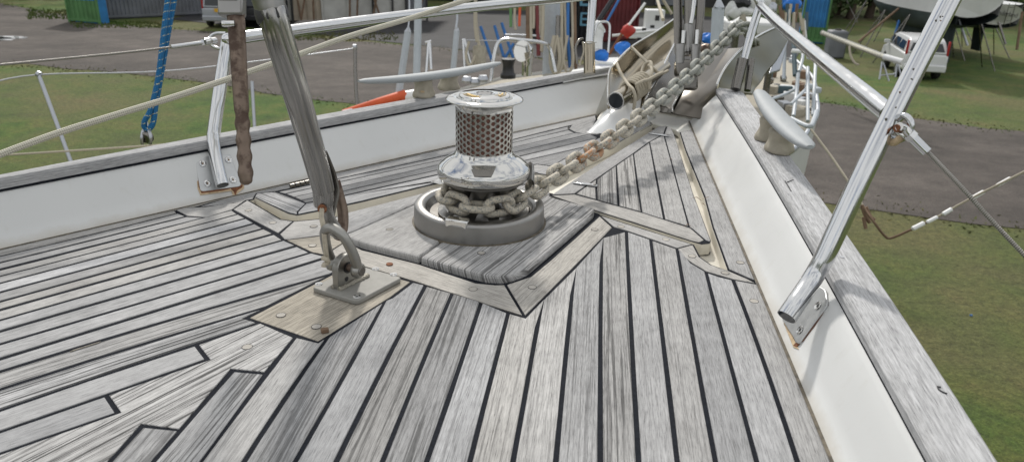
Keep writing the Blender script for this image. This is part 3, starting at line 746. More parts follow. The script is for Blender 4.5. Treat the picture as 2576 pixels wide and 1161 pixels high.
for r_, z_ in [(.0680, .1262), (.0790, .1178)]:
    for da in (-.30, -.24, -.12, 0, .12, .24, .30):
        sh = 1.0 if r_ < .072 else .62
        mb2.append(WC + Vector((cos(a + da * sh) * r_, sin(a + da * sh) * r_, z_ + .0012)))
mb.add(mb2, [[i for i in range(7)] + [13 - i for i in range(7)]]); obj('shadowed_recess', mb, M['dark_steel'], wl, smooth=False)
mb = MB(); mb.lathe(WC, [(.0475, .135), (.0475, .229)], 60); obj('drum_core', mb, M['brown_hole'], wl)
mb = MB(); mb.lathe(bc, [(.119, ZB + .0012), (.1222, ZB + .0006), (.1235, ZB - .004)], 80); obj('sealant_bead', mb, M['sealant_dark'], wl)  # dark ring painted in for grime and contact shade at the base
# perforated sleeve: every hole is cut through the metal
mb = MB(); NC, RD = 36, .0500; pz = 2 * pi * RD / NC / .866; z0 = .1455
def cyl(u, z, r): th = u / RD; return WC + Vector((cos(th) * r, sin(th) * r, z))
rows_n = 8
for c_ in range(NC):
    for r_ in range(rows_n if c_ % 2 else rows_n - 0):
        uc = c_ * 2 * pi * RD / NC; zc = z0 + (r_ + (.5 if c_ % 2 else 0)) * pz; Rh = pz / sqrt(3)
        hexv = []
        for k in range(6):
            a0, a1 = k * pi / 3, (k + 1) * pi / 3
            p0 = (cos(a0) * Rh, sin(a0) * Rh); p1 = (cos(a1) * Rh, sin(a1) * Rh); hexv += [p0, ((p0[0] + p1[0]) / 2, (p0[1] + p1[1]) / 2)]
        hr = .0033; vs = [cyl(uc + a, zc + b, RD) for a, b in hexv] + [cyl(uc + cos(k * pi / 6) * (hr + .0005), zc + sin(k * pi / 6) * (hr + .0005), RD) for k in range(12)] \
            + [cyl(uc + cos(k * pi / 6) * hr, zc + sin(k * pi / 6) * hr, RD - .0005) for k in range(12)] + [cyl(uc + cos(k * pi / 6) * hr, zc + sin(k * pi / 6) * hr, RD - .0022) for k in range(12)]
        fs = []
        for k in range(12):
            j = (k + 1) % 12; fs += [(k, j, 12 + j, 12 + k), (12 + k, 12 + j, 24 + j, 24 + k), (24 + k, 24 + j, 36 + j, 36 + k)]
        mb.add(vs, fs)
sl_ = obj('perforated_sleeve', mb, M['sleeve_steel'], wl, smooth=True, ang=30)
ztop = z0 + rows_n * pz
mb = MB(); mb.lathe(WC, [(.0497, ztop - pz * .9), (.0502, ztop - pz * .9), (.0502, .2215), (.0508, .2245), (.0535, .2275), (.058, .2298), (.0635, .2310), (.0662, .2318), (.0668, .2330), (.0662, .2345), (.062, .2368), (.055, .2380), (.0485, .2378), (.0465, .2365), (.0455, .2345)], 96); obj('top_flange', mb, M['chrome'], wl, ang=50)
mb = MB(); mb.lathe(WC, [(.0505, .1375), (.0503, .1398), (.0501, z0 - pz * .02), (.0498, z0 - pz * .02)], 96); obj('lower_band', mb, M['chrome'], wl, ang=50)
mb = MB(); mb.lathe(WC, [(.0458, .2345), (.0440, .2365), (.0440, .2395), (.0430, .2412), (.0408, .2422), (.020, .2432), (.014, .2432)], 96); obj('cap', mb, M['chrome'], wl, ang=50)
mb = MB(); pr = []
for k in range(48):
    th = 2 * pi * k / 48; rr = .0125 + .0016 * cos(8 * th); pr.append(WC + Vector((cos(th) * rr, sin(th) * rr, .2434)))
mb.prism(pr, (0, 0, -.004)); obj('drive_socket', mb, M['black_plastic'], wl, ang=60)
mb = MB(); mb.lathe(WC, [(.0150, .2434), (.0155, .2440), (.0175, .2440), (.0180, .2434)], 60); obj('socket_rim', mb, M['chrome'], wl)
for a0, a1 in ((-2.95, -1.75), (-.75, .25)):
    mb = MB(); mb.lathe(WC, [(.0250, .24305), (.0365, .24255)], 24, a0=a0, a1=a1); obj('gold_panel', mb, M['dark_steel'], wl)
    for rr in (.0247, .0368):
        mb = MB(); mb.tube([WC + Vector((cos(a0 + (a1 - a0) * i / 16) * rr, sin(a0 + (a1 - a0) * i / 16) * rr, .2429)) for i in range(17)], .0005, 5); obj('gold_line', mb, M['gold'], wl)
def text(body, size, pos, rot, mat, parent, name='lettering', ext=.0003):
    cu = bpy.data.curves.new(name, 'FONT'); cu.body = body; cu.size = size; cu.align_x = 'CENTER'; cu.align_y = 'CENTER'; cu.extrude = ext
    t = bpy.data.objects.new('tmp', cu); S.collection.objects.link(t)
    dg = bpy.context.evaluated_depsgraph_get(); me = bpy.data.meshes.new_from_object(t.evaluated_get(dg)); bpy.data.objects.remove(t)
    me.materials.clear(); me.materials.append(mat); o = link(name, me, parent); off = worg(parent) if parent else Vector((0, 0, 0))
    o.matrix_basis = Matrix.Translation(Vector(pos) - off) @ rot.to_4x4(); return o
wd = 'MAXWELL'
for i, ch in enumerate(wd):
    a = -2.82 + i * .158; text(ch, .0105, WC + Vector((cos(a) * .0308, sin(a) * .0308, .2433)), Matrix.Rotation(a + pi / 2, 3, 'Z'), M['gold'], wl, 'letter')
for i in range(3):
    a = -.55 + i * .28; mb = MB(); mb.box(WC + Vector((cos(a) * .0308, sin(a) * .0308, .2433)), (.003, .0055, .0006), Matrix.Rotation(a, 3, 'Z')); obj('gold_mark', mb, M['gold'], wl)
mb = MB(); mb.lathe(bc, [(.0965, .0398), (.0935, .0345), (.0895, .0278), (.05, .0275)], 72); obj('trough', mb, M['dark_steel'], wl, ang=50)
# pawl block on the base ring and chain stripper at the right
a = radians(-107); e = Vector((cos(a), sin(a), 0)); t_ = Vector((-sin(a), cos(a), 0)); rm = Matrix((e, t_, Vector((0, 0, 1)))).transposed()
mb = MB(); mb.box(bc + e * .1065 + Vector((0, 0, .0435)), (.0200, .040, .0150), rm); obj('pawl_block', mb, M['polished_steel'], wl, bevel=.0025)
mb = MB(); mb.lathe(bc, [(.0905, .0335), (.0925, .036), (.0965, .0405), (.0965, .0300)], 60, a0=radians(-98), a1=radians(-20)); obj('chain_channel_edge', mb, M['rubber'], wl)
mb = MB()
rows = []
for i in range(9):
    a = radians(-8 + i * 5); e = Vector((cos(a), sin(a), 0)); hh = [.095, .105, .112, .116, .118, .116, .112, .105, .095][i]
    rows.append([WC + e * .090 + Vector((0, 0, .075)), WC + e * .0915 + Vector((0, 0, .088)), WC + e * .090 + Vector((0, 0, hh - .004)), WC + e * .086 + Vector((0, 0, hh))])
mb.grid(rows); obj('chain_guard', mb, M['satin_steel'], wl, ang=60)

# ================================================================== anchor chain
cA = WC + Vector((.058, -.035, 0)); 
st = WC + Vector((.0600, -.0330, .060)); en = D(1850, 72, .215); 
en = P(1850, 72, 2.2)
Rg = .0665; path = []
dr = (en - st); dr.z = 0; dr.normalize(); perp = Vector((dr.y, -dr.x, 0))
a_end = atan2(perp.y, perp.x); a_beg = a_end - radians(215)
for i in range(60):
    a = a_beg + (a_end - a_beg) * i / 59; path.append(WC + Vector((cos(a) * Rg, sin(a) * Rg, .060)))
s0 = path[-1].copy(); T = (en - s0).length
for i in range(1, 90):
    t = i / 89; q = s0.lerp(en, t); q.z = s0.z + (en.z - s0.z) * (t ** 1.0) - .034 * sin(pi * t); path.append(q)
q = path[-1]
for i in range(1, 16):
    t = i / 15; path.append(q + dr * (.30 * t) + Vector((0, 0, .03 * sin(t * pi / 2) * 1.0 - .16 * t * t)))
PITCHC = .0385; WR = .0066
cum = [0]
for a, b in zip(path, path[1:]): cum.append(cum[-1] + (b - a).length)
def at(s_):
    k = 0
    while k < len(cum) - 2 and cum[k + 1] < s_: k += 1
    f = (s_ - cum[k]) / (cum[k + 1] - cum[k]); return path[k].lerp(path[k + 1], f), (path[k + 1] - path[k]).normalized()
mb = MB(); hp = []; hl_, rr = .0112, .0142
for k in range(9): a = -pi / 2 + pi * k / 8; hp.append(Vector((hl_ + cos(a) * rr, sin(a) * rr, 0)))
for k in range(9): a = pi / 2 + pi * k / 8; hp.append(Vector((-hl_ + cos(a) * rr, sin(a) * rr, 0)))
mb.tube(hp, WR, 10, closed=True)
ch = thing('anchor_chain', 'galvanised anchor chain wrapped round the windlass and running up to the bow roller', 'chain', WC + Vector((0, 0, .06)))
l0 = obj('link', mb, M['chain'], None, ang=80); l0.parent = ch
tot = cum[-1]; nL = int(tot / PITCHC); first = True
for i in range(nL):
    s_ = (i + .5) * PITCHC; c_, t_ = at(s_)
    up = Vector((0, 0, 1)); sd = t_.cross(up).normalized(); up2 = sd.cross(t_)
    onw = s_ < cum[59]
    roll = (radians(90) if i % 2 else 0) if onw else (radians(38) if i % 2 else radians(-52))
    if onw and s_ > cum[59] - .07: roll += radians(-12)
    y_ = sd * cos(roll) + up2 * sin(roll); z_ = t_.cross(y_)
    mt = Matrix((t_, y_, z_)).transposed().to_4x4(); mt.translation = c_ - ch.location
    o = l0 if first else l0.copy()
    if not first: S.collection.objects.link(o); o.parent = ch
    o.matrix_basis = mt; first = False
    di = (s_ - cum[59]) / PITCHC
    rust = {7: .66, 8: .58, 9: .45, 6: .35, 10: .35}.get(int(round(di)), .12 if di < 12 else .02)
    o.color = (rust, 1.0 if di < 13 else max(0, 1 - (di - 13) / 5), 0, 1)
    if rust == .66: o['label'] = 'rusty orange link'
# ================================================================== deck plate, lug and shackle
def bez(pts, n=10):
    # Catmull-Rom through points
    pts = [Vector(p) for p in pts]; out = []
    for i in range(len(pts) - 1):
        p0 = pts[max(i - 1, 0)]; p1 = pts[i]; p2 = pts[i + 1]; p3 = pts[min(i + 2, len(pts) - 1)]
        for k in range(n):
            t = k / n; out.append(.5 * ((2 * p1) + (p2 - p0) * t + (2 * p0 - 5 * p1 + 4 * p2 - p3) * t * t + (3 * p1 - p0 - 3 * p2 + p3) * t ** 3))
    out.append(pts[-1]); return out
def rounded(pts, r, n=5):
    out = []
    for i in range(len(pts)):
        a, b, c = pts[i - 1], pts[i], pts[(i + 1) % len(pts)]
        p = b + (a - b).normalized() * r; q = b + (c - b).normalized() * r
        for k in range(n + 1):
            t = k / n; out.append(p * (1 - t) ** 2 + b * 2 * t * (1 - t) + q * t * t)
    return out
pz_ = .0075
pe = thing('pad_eye', 'heavy grey welded pad eye plate screwed to the tan wooden pad', 'pad eye', D(900, 715))
c1, c2, c3 = D(783, 722, pz_), D(898, 757, pz_), D(1012, 697, pz_); c4 = c1 + c3 - c2
mb = MB(); mb.prism(rounded([c1, c2, c3, c4], .008), (0, 0, -pz_ + .0005)); obj('base_plate', mb, M['matt_plate'], pe, ang=50, bevel=.0014)
e1 = (c3 - c2).normalized(); e2 = (c1 - c2).normalized()
def csk(c, parent, r=.0058, nrm=(0, 0, 1)):
    mb = MB(); mb.lathe(Vector(c), [(r, 0.0002), (r - .0004, .0009), (r * .55, .0003), (r * .45, -.0010), (0, -.0012)], 20, axis=nrm); o = obj('screw', mb, M['polished_steel'], parent)
    mb = MB(); mb.lathe(Vector(c), [(0, .0001), (r * .4, .0001)], 6, axis=nrm); obj('screw_recess', mb, M['black_plastic'], o)
for x, y in [(802, 714), (898, 745), (990, 690), (945, 676)]: csk(D(x, y, pz_), pe)
# lug: thick upright plate along e1
lb = D(845, 727, pz_); lh = .050; lt = .011; ll = .052
pr = []
for k in range(0, 13):
    a = pi - pi * k / 12; pr.append((.021 + cos(a) * .021, lh - .021 + sin(a) * .021))
prof = [(0, 0)] + pr + [(.046, .012), (.058, 0)]
upv = Vector((0, 0, 1)); lo = lb + e2 * (lt / 2)
pts = [lo + e1 * a + upv * b for a, b in prof]
mb = MB(); mb.prism(pts, e2 * -lt); obj('lug', mb, M['shackle_steel'], pe, ang=40, bevel=.0012)
hole = lo + e1 * .0215 + upv * (lh - .0215)
for s_ in (0, 1):
    mb = MB(); ee = -e2 * (lt + .0004) if s_ else e2 * .0004
    mb.lathe(hole + ee * 1.0, [(0, 0), (.0088, 0)], 24, axis=e2); obj('eye_hole', mb, M['black_plastic'], pe)
mb = MB(); mb.lathe(lo + e1 * .017 + upv * .0115 - e2 * (lt + .0004), [(0, 0), (.0036, 0)], 16, axis=e2); obj('small_hole', mb, M['black_plastic'], pe)
mb = MB()
for s_ in (0, 1):
    ee = lo - (e2 * lt if s_ else e2 * 0)
    pth = [ee + e1 * (t_ * .062 - .001) + upv * .0015 + (e2 * (rng.uniform(-.0006, .0006) + (-.0015 if s_ else .0015))) for t_ in [i / 24 for i in range(25)]]
    mb.tube(pth, [.0036 + rng.uniform(-.0009, .0009) for _ in pth], 8)
obj('weld', mb, M['weld'] if 'weld' in M else simple('weld', (.34, .32, .27), .5, .5, var=.3, nscale=300, bump=.8), pe)
# shackle: pin through the lug, bow rising and leaning back to the stay
sh = thing('shackle', 'thick grey bow shackle pinned through the pad eye', 'shackle', hole)
pin_c = hole - e2 * lt / 2; hw = .0235; lean = (upv * 1.0 + e1 * (-.30)).normalized()
mb = MB(); mb.tube([pin_c - e2 * (hw + .008), pin_c + e2 * (hw + .008)], .0058, 14); obj('pin', mb, M['rusty_steel'], sh)
topz = .066
bow = [pin_c - e2 * hw, pin_c - e2 * (hw + .002) + lean * .024, pin_c - e2 * (hw - .003) + lean * .052, pin_c - e2 * .013 + lean * .065, pin_c + lean * .071, pin_c + e2 * .013 + lean * .065, pin_c + e2 * (hw - .003) + lean * .052, pin_c + e2 * (hw + .002) + lean * .024, pin_c + e2 * hw]
mb = MB(); mb.tube(bez(bow, 8), .0074, 18); obj('bow', mb, M['shackle_steel'], sh)
for s_ in (-1, 1):
    c_ = pin_c + e2 * hw * s_
    mb = MB(); mb.lathe(c_ - e2 * .007, [(0, 0), (.009, .0), (.0115, .003), (.0118, .007), (.0115, .011), (.009, .014), (0, .0142)], 24, axis=e2); o = obj('boss', mb, M['shackle_steel'], sh, ang=50)
mb = MB(); mb.lathe(pin_c - e2 * (hw + .0072), [(0, -.0012), (.0062, -.0012), (.0068, 0)], 18, axis=e2); obj('pin_head', mb, M['dark_steel'], sh)
# ================================================================== inner stay with lever
sy = thing('inner_stay', 'broad scratched steel tension strut leaning down to the shackle', 'stay', P(815, 540, 1.09))
ax = [P(676, 0, .90), P(692, 60, .905), P(735, 200, .95), P(776, 340, 1.02), P(800, 425, 1.055), P(814, 480, 1.075)]
wd_ = [.0178, .0178, .0176, .0172, .0166, .0155]
pth = bez(ax, 6); rs = []
for i in range(len(pth)):
    t = i / (len(pth) - 1) * (len(wd_) - 1); k = min(int(t), len(wd_) - 2); rs.append(wd_[k] * (1 - t + k) + wd_[k + 1] * (t - k))
def fluted(path, rs, seg=40, lobes=None):
    mb = MB(); b = 0; rows = []
    for i, q in enumerate(path):
        t = (path[min(i + 1, len(path) - 1)] - path[max(i - 1, 0)]).normalized(); a = t.cross(Vector((0, 1, 0))).normalized(); u = a.cross(t)
        ring = []
        for k in range(seg + 1):
            th = 2 * pi * k / seg; m_ = 1
            for (c_, w__, d_) in (lobes or []):
                dd = abs((th - c_ + pi) % (2 * pi) - pi)
                if dd < w__: m_ -= d_ * (cos(dd / w__ * pi) * .5 + .5)
            ring.append(q + (a * cos(th) + u * sin(th)) * rs[i] * m_)
        rows.append(ring)
    mb.grid(rows); return mb
# +a is left/right, -u faces the camera
lob = [(radians(-135), radians(7), .09), (radians(-92), radians(6), .07), (radians(-50), radians(12), .10)]
obj('strut', fluted(pth, rs, 72, lob), M['stay_steel'], sy, ang=40)
# wedge shaped foot
f0, f1, f2, f3 = P(812, 475, 1.075), P(814, 520, 1.085), P(836, 575, 1.10), P(850, 600, 1.105)
mb = MB(); mb.tube(bez([f0, f1], 5), [.0158, .0158, .0157, .0155, .0150, .0142], 8, flat=(1, .8)); obj('foot_block', mb, M['stay_steel'], sy, ang=25, bevel=.0015)
mb = MB(); mb.tube(bez([f1 + Vector((.002, 0, .004)), P(824, 545, 1.09), P(838, 572, 1.10), P(858, 596, 1.105)], 5), [.0125, .0118, .0112, .0108, .0108, .011, .0112, .0114, .0116, .0118, .012, .0118, .011, .0098, .008, .006], 14, flat=(1, .45)); obj('fork', mb, M['stay_steel'], sy)
mb = MB(); mb.lathe(P(809, 526, 1.068), [(0, 0), (.006, 0), (.007, -.003)], 16, axis=(0, -1, .2)); obj('rust_spot', mb, M['rust'], sy)
# rusty toggle behind
mb = MB(); mb.tube(bez([P(842, 455, 1.12), P(852, 490, 1.125), P(862, 530, 1.13), P(862, 572, 1.13), P(852, 600, 1.12)], 6), [.0085] * 25, 12, flat=(1, .7)); obj('rear_toggle', mb, M['rusty_steel'], sy)
# right hand flange strip
mb = MB(); mb.tube(bez([P(816, 380, 1.05), P(836, 440, 1.09), P(844, 480, 1.10), P(836, 520, 1.10), P(829, 560, 1.10)], 6), [.004, .0045, .005, .0055, .006] + [.0065] * 20, 8, flat=(1, .5)); obj('side_strip', mb, M['dark_steel'], sy)
# rubber band and housing at its top
tdir = (pth[0] - pth[6]).normalized()
def at_ax(x, y, d): return P(x, y, d)
mb = MB(); mb.lathe(at_ax(688, 52, .905), [(.0180, -.002), (.0196, 0), (.0200, .004), (.0200, .0125), (.0192, .016), (.0178, .017)], 40, axis=tdir); obj('rubber_band', mb, M['rubber'], sy)
mb = MB(); mb.lathe(at_ax(682, 28, .90), [(.0178, .0), (.0188, .006), (.0192, .018), (.0215, .024), (.0225, .045), (.021, .10), (.020, .25)], 40, axis=tdir); obj('upper_housing', mb, M['satin_steel'], sy)
mb = MB(); mb.tube([P(716, 60, .93), P(708, 20, .92), P(700, -60, .9)], .006, 10); obj('side_rod', mb, M['dark_steel'], sy)

# little cord from the pin up to the stay end
crd = bpy.data.objects.new('lashing_cord', None); S.collection.objects.link(crd); crd.parent = sy
cp_ = [P(808, 522, 1.07), P(806, 545, 1.065), P(810, 565, 1.06), P(814, 600, 1.06), P(817, 632, 1.065), P(819, 650, 1.07)]
for dx in (0, 5):
    mb = MB(); mb.tube([q + Vector((dx * .0006, 0, 0)) for q in bez(cp_, 6)], .0022, 8); obj('strand', mb, M['rope_tan'], crd)
mb = MB(); mb.tube(bez([P(812, 648, 1.065), P(822, 653, 1.06), P(826, 660, 1.065), P(816, 664, 1.06), P(814, 671, 1.06)], 5), .0034, 8); obj('knot', mb, M['rope_tan'], crd)

lv = thing('lever_handle', 'long rusty brown steel handle with a notched grip hanging left of the stay', 'lever', P(606, 240, 1.0))
n = 60; rows = []; pth = []; rr = []
for i in range(n + 1):
    t = i / n; y = -30 + t * 486; x = 589 + (y + 30) / 486 * 30
    if y > 270: r = .0098 + .0011 * cos((y - 270) / 41 * 2 * pi)
    else: r = .0122 - .0018 * max(0, min(1, (y - 60) / 200))
    pth.append(P(x, y, 1.0)); rr.append(r)
pth += [P(619.5, 461, 1.0), P(620, 465, 1.0)]; rr += [.0072, .003]
mb = MB(); mb.tube(pth, rr, 20, flat=(1, .55)); obj('grip', mb, M['rusty_steel'], lv, ang=60)
mb = MB(); mb.box(P(584, 14, 1.0), (.034, .018, .030), CR_ if False else Matrix((CR, FW, CU)).transposed()); mb.box(P(580, -20, 1.0), (.028, .022, .03), Matrix((CR, FW, CU)).transposed()); obj('collar', mb, M['satin_steel'], lv, bevel=.003)
mb = MB(); mb.lathe(P(566, 60, .985), [(0, -.004), (.0035, -.004), (.0045, -.002), (.0045, .012)], 14, axis=(1, .25, 0)); obj('bolt', mb, M['polished_steel'], lv)

# ================================================================== ropes and wires near the camera
rp_ = thing('white_rope', 'cream braided rope running diagonally across the port side behind the stay', 'rope', P(300, 300, 1.3))
pts = [(-160, 450, 1.15), (0, 388, 1.2), (150, 333, 1.25), (300, 286, 1.3), (450, 240, 1.35), (600, 190, 1.4), (750, 138, 1.45), (880, 91, 1.52), (1020, 50, 1.6), (1150, 8, 1.66), (1300, -40, 1.75)]
mb = MB(); mb.tube(bez([P(*q) for q in pts], 24), .0056, 12); obj('braid', mb, M['white_rope'], rp_)
bl = thing('halyard', 'doubled blue rope with yellow flecks hanging to a snap hook over the port rail', 'rope', P(390, 250, 1.75))
def sline(p, r, mat, nm, parent, seg=10, n=10): 
    mb = MB(); mb.tube(bez([P(*q) for q in p], n), r, seg); return obj(nm, mb, M[mat], parent)
sline([(428, -60, 1.75), (412, 80, 1.75), (397, 200, 1.75), (379, 275, 1.75), (366, 300, 1.75), (362, 315, 1.755), (368, 326, 1.76)], .0062, 'blue_rope', 'left_part', bl, n=14)
sline([(450, -60, 1.77), (427, 60, 1.77), (403, 200, 1.765), (392, 262, 1.76), (387, 300, 1.76), (381, 318, 1.76), (370, 328, 1.76)], .0066, 'blue_rope', 'right_part', bl, n=14)
hk = thing('snap_hook', 'small steel snap hook and block at the end of the blue rope', 'snap hook', P(368, 335, 1.76))
sline([(370, 308, 1.76), (374, 328, 1.76), (372, 340, 1.76), (362, 346, 1.76), (356, 338, 1.76), (360, 326, 1.76)], .0024, 'polished_steel', 'hook', hk)
mb = MB(); mb.lathe(P(370, 345, 1.76), [(0, -.008), (.012, -.008), (.015, -.004), (.015, .004), (.012, .008), (0, .008)], 20, axis=(.2, 1, .3)); obj('block_sheave', mb, M['dark_steel'], hk)
for dx in (-11, 11): sline([(368 + dx * .5, 325, 1.76), (368 + dx, 345, 1.75), (368 + dx * .9, 362, 1.76)], .004, 'alloy', 'block_cheek', hk)

# --- pulpit
pu = thing('pulpit', 'polished stainless bow pulpit with a top rail, leaning posts and screwed foot plates', 'pulpit', P(555, 460, 1.48))
def ptube(p, r=.0127, nm='rail_tube', mat='tube_steel', n=10, seg=28): 
    mb = MB(); mb.tube(bez([P(*q) for q in p], n), r, seg); return obj(nm, mb, M[mat], pu)
ptube([(560, 466, 1.440), (553, 440, 1.445), (541, 385, 1.46), (537, 350, 1.47), (539, 325, 1.475), (548, 260, 1.48), (560, 180, 1.495), (570, 120, 1.5), (574, 96, 1.505)], nm='post_tube')
ptube([(566, 101, 1.5), (640, 90, 1.52), (960, 47, 1.78), (1200, 18, 1.98), (1480, -10, 2.2), (1600, -24, 2.3)], nm='top_rail')
mb = MB(); mb.lathe(P(560, 466, 1.44) , [(.0105, .0), (.0105, .03), (0, .03)], 20, axis=(P(553, 440, 1.445) - P(560, 466, 1.44)).normalized()); 
# open end of the port tube
ed = (P(560, 466, 1.44) - P(553, 440, 1.445)).normalized()
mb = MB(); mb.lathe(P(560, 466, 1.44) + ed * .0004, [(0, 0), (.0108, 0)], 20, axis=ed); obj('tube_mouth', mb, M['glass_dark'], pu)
# port foot plate lies on the bulwark face
fp0 = D(540, 470, .02); i0 = min(range(len(Lb)), key=lambda i: (Lb[i] - D(545, 487)).length)
tb = (Lb[i0 + 1] - Lb[i0 - 1]).normalized(); nb = (Lt[i0] - Lb[i0]).normalized(); nf = tb.cross(nb); nf = nf if nf.dot(CAMLOC - Lb[i0]) > 0 else -nf
pf = Lb[i0] + nf * .003
q = [PL(x, y, pf, nf) for x, y in [(489, 396), (580, 386), (608, 468), (505, 482)]]
mb = MB(); mb.prism(rounded(q, .007), -nf * .003); plt = obj('foot_plate', mb, M['plate_steel'], pu, bevel=.0008)
for x, y in [(510, 411), (575, 402), (522, 461), (586, 452)]:
    c_ = PL(x, y, pf + nf * .0004, nf); mb = MB(); mb.lathe(c_, [(.0072, 0), (.0066, .0012), (.0042, .0016), (.0030, .0006), (0, .0004)], 20, axis=nf); o = obj('screw', mb, M['polished_steel'], plt)
    mb = MB(); mb.lathe(c_ + nf * .0009, [(0, 0), (.0022, 0)], 8, axis=nf); obj('screw_recess', mb, M['wood_brown'], o)
mb = MB(); hp_ = [PL(x, y, pf - nf * .0022, nf) for x, y in [(497, 440), (500, 470), (507, 486), (560, 479), (580, 474), (588, 482), (592, 493), (596, 480), (609, 471), (611, 464), (600, 466), (509, 476)]]
mb.prism(hp_, nf * .0006); obj('rust_stain', mb, M['rust'], plt, smooth=False)
mb = MB(); hp_ = [PL(x, y, pf - nf * .0026, nf) for x, y in [(494, 445), (497, 475), (504, 491), (562, 483), (582, 480), (586, 492), (590, 502), (598, 486), (614, 473), (614, 462), (600, 462), (505, 470)]]
mb.prism(hp_, nf * .0004); obj('rust_halo', mb, M['pale_rust'], plt, smooth=False)
# starboard post and its foot
ptube([(1979, 797, .925), (2000, 766, .93), (2030, 722, .945), (2052, 686, .95), (2072, 650, .945), (2100, 590, .94), (2170, 440, .93), (2266, 245, .93), (2385, 10, .93), (2440, -100, .93)], nm='post_tube', n=12)
ed = (P(1979, 797, .925) - P(2000, 766, .93)).normalized()
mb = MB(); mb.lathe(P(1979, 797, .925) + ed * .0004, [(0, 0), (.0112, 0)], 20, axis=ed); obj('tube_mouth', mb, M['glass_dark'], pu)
ptube([(2238, 288, .96), (2150, 216, 1.10), (2050, 135, 1.36), (1960, 60, 1.75), (1913, 14, 2.1)], nm='brace_tube', n=12)
ptube([(1913, 12, 2.1), (1908, 0, 2.1), (1895, -30, 2.12)], nm='brace_end', r=.0125)
ptube([(1912, 14, 2.1), (1893, 75, 2.1), (1874, 140, 2.08), (1858, 205, 2.06)], r=.012, nm='bow_post')
ptube([(1868, 150, 2.05), (1850, 225, 2.04)], r=.014, nm='bow_socket', mat='dark_steel'); ptube([(1890, 150, 2.07), (1880, 228, 2.05)], r=.009, nm='bow_socket', mat='dark_steel')
i1 = min(range(len(Rb)), key=lambda i: (Rb[i] - D(1985, 893)).length)
tb2 = (Rb[i1 + 1] - Rb[i1 - 1]).normalized(); nb2 = (Rt[i1] - Rb[i1]).normalized(); nf2 = tb2.cross(nb2); nf2 = nf2 if nf2.dot(CAMLOC - Rb[i1]) > 0 else -nf2
pf2 = Rb[i1] + nf2 * .003
q = [PL(x, y, pf2, nf2) for x, y in [(2076, 728), (2082, 764), (2007, 866), (1965, 800), (2030, 700)]]
mb = MB(); mb.prism(rounded(q, .006), -nf2 * .004); plt2 = obj('foot_plate', mb, M['plate_steel'], pu, bevel=.001)
for x, y in [(2057, 768), (2012, 829)]: csk(PL(x, y, pf2 + nf2 * .0006, nf2), plt2, .006, nf2)
mb = MB(); hp_ = [PL(x, y, pf2 - nf2 * .0026, nf2) for x, y in [(2085, 766), (2066, 795), (2048, 822), (2040, 832), (2022, 856), (2004, 872), (1996, 868), (2005, 860), (2060, 780)]]
mb.prism(hp_, nf2 * .0005); obj('rust_stain', mb, M['rust'], plt2, smooth=False)
mb = MB(); hp_ = [PL(x, y, pf2 - nf2 * .003, nf2) for x, y in [(1972, 812), (1984, 842), (1996, 872), (2010, 878), (2000, 858), (1985, 820), (1976, 806)]]
mb.prism(hp_, nf2 * .0004); obj('rust_halo', mb, M['pale_rust'], plt2, smooth=False)
rs_ = random.Random(12)
for k in range(22):
    y = rs_.uniform(5, 330); fx = rs_.uniform(-13, 17); x = 2388 - (y - 10) * .512 + fx; dep = .93
    dx_ = fx * dep / FPX; hgt = sqrt(max(.0127 ** 2 - (dx_ * .9) ** 2, 1e-8)); c_ = P(x, y, dep - hgt * .97); r_s = rs_.uniform(.0007, .0019)
    nr = (CAMLOC - c_).normalized(); nr = (nr * hgt / .0127 + CR * dx_ / .0127).normalized()
    mb = MB(); mb.lathe(c_ + nr * .0002, [(0, .0002), (r_s, .0001), (r_s, -.002)], 7, axis=nr); obj('rust_speck', mb, M['rust' if k % 4 == 0 else 'dark_steel'], pu)
# gate loops on the posts
def wtube(p, r, nm, par, mat='tube_steel', n=6, seg=10): 
    mb = MB(); mb.tube(bez([P(*q) for q in p], n), r, seg); return obj(nm, mb, M[mat], par)
wtube([(568, 84, 1.5), (545, 84, 1.5), (531, 91, 1.5), (528, 101, 1.5), (534, 115, 1.5), (550, 122, 1.5), (562, 122, 1.5)], .0032, 'rail_loop', pu)
wtube([(2262, 300, .92), (2274, 291, .91), (2287, 300, .905), (2292, 318, .905), (2280, 340, .91), (2262, 352, .92), (2246, 350, .93)], .0042, 'rail_loop', pu, seg=14)
wtube([(2236, 356, .93), (2250, 358, .92), (2268, 345, .91)], .0045, 'rail_loop', pu, 'pale_rust')
# lifelines
ll = thing('lifeline', 'twisted wire lifeline with a swaged fork leading off the starboard pulpit post', 'wire', P(2290, 340, .9))
wtube([(2330, 378, .90), (2420, 472, .86), (2500, 560, .84), (2590, 655, .82)], .0026, 'wire', ll, 'wire', n=20)
wtube([(2290, 340, .905), (2332, 382, .90)], .0062, 'swage', ll, 'tube_steel')
mb = MB(); mb.tube([P(2286, 336, .905), P(2296, 345, .905)], .0085, 6); obj('nut', mb, M['tube_steel'], ll, ang=20)
wtube([(2262, 318, .90), (2274, 322, .905), (2288, 338, .905)], .0055, 'fork', ll, 'polished_steel')
wtube([(2258, 330, .915), (2270, 340, .912), (2286, 344, .91)], .005, 'fork', ll, 'polished_steel')
mb = MB(); mb.lathe(P(2268, 322, .905), [(0, -.008), (.005, -.008), (.005, .008), (0, .008)], 14, axis=(1, .3, 0)); obj('clevis_pin', mb, M['rust'], ll)
l2 = thing('lifeline', 'thin wire lifeline with a long swage leading left from the port pulpit post', 'wire', P(430, 118, 1.4))
wtube([(432, 118.5, 1.42), (300, 134, 1.38), (0, 163, 1.3), (-200, 182, 1.25)], .0022, 'wire', l2, 'wire', n=20)
wtube([(430, 118, 1.42), (512, 107, 1.46)], .0040, 'swage', l2)
mb = MB(); mb.tube([P(508, 107, 1.46), P(516, 106, 1.46)], .0062, 6); obj('nut', mb, M['tube_steel'], l2, ang=20)
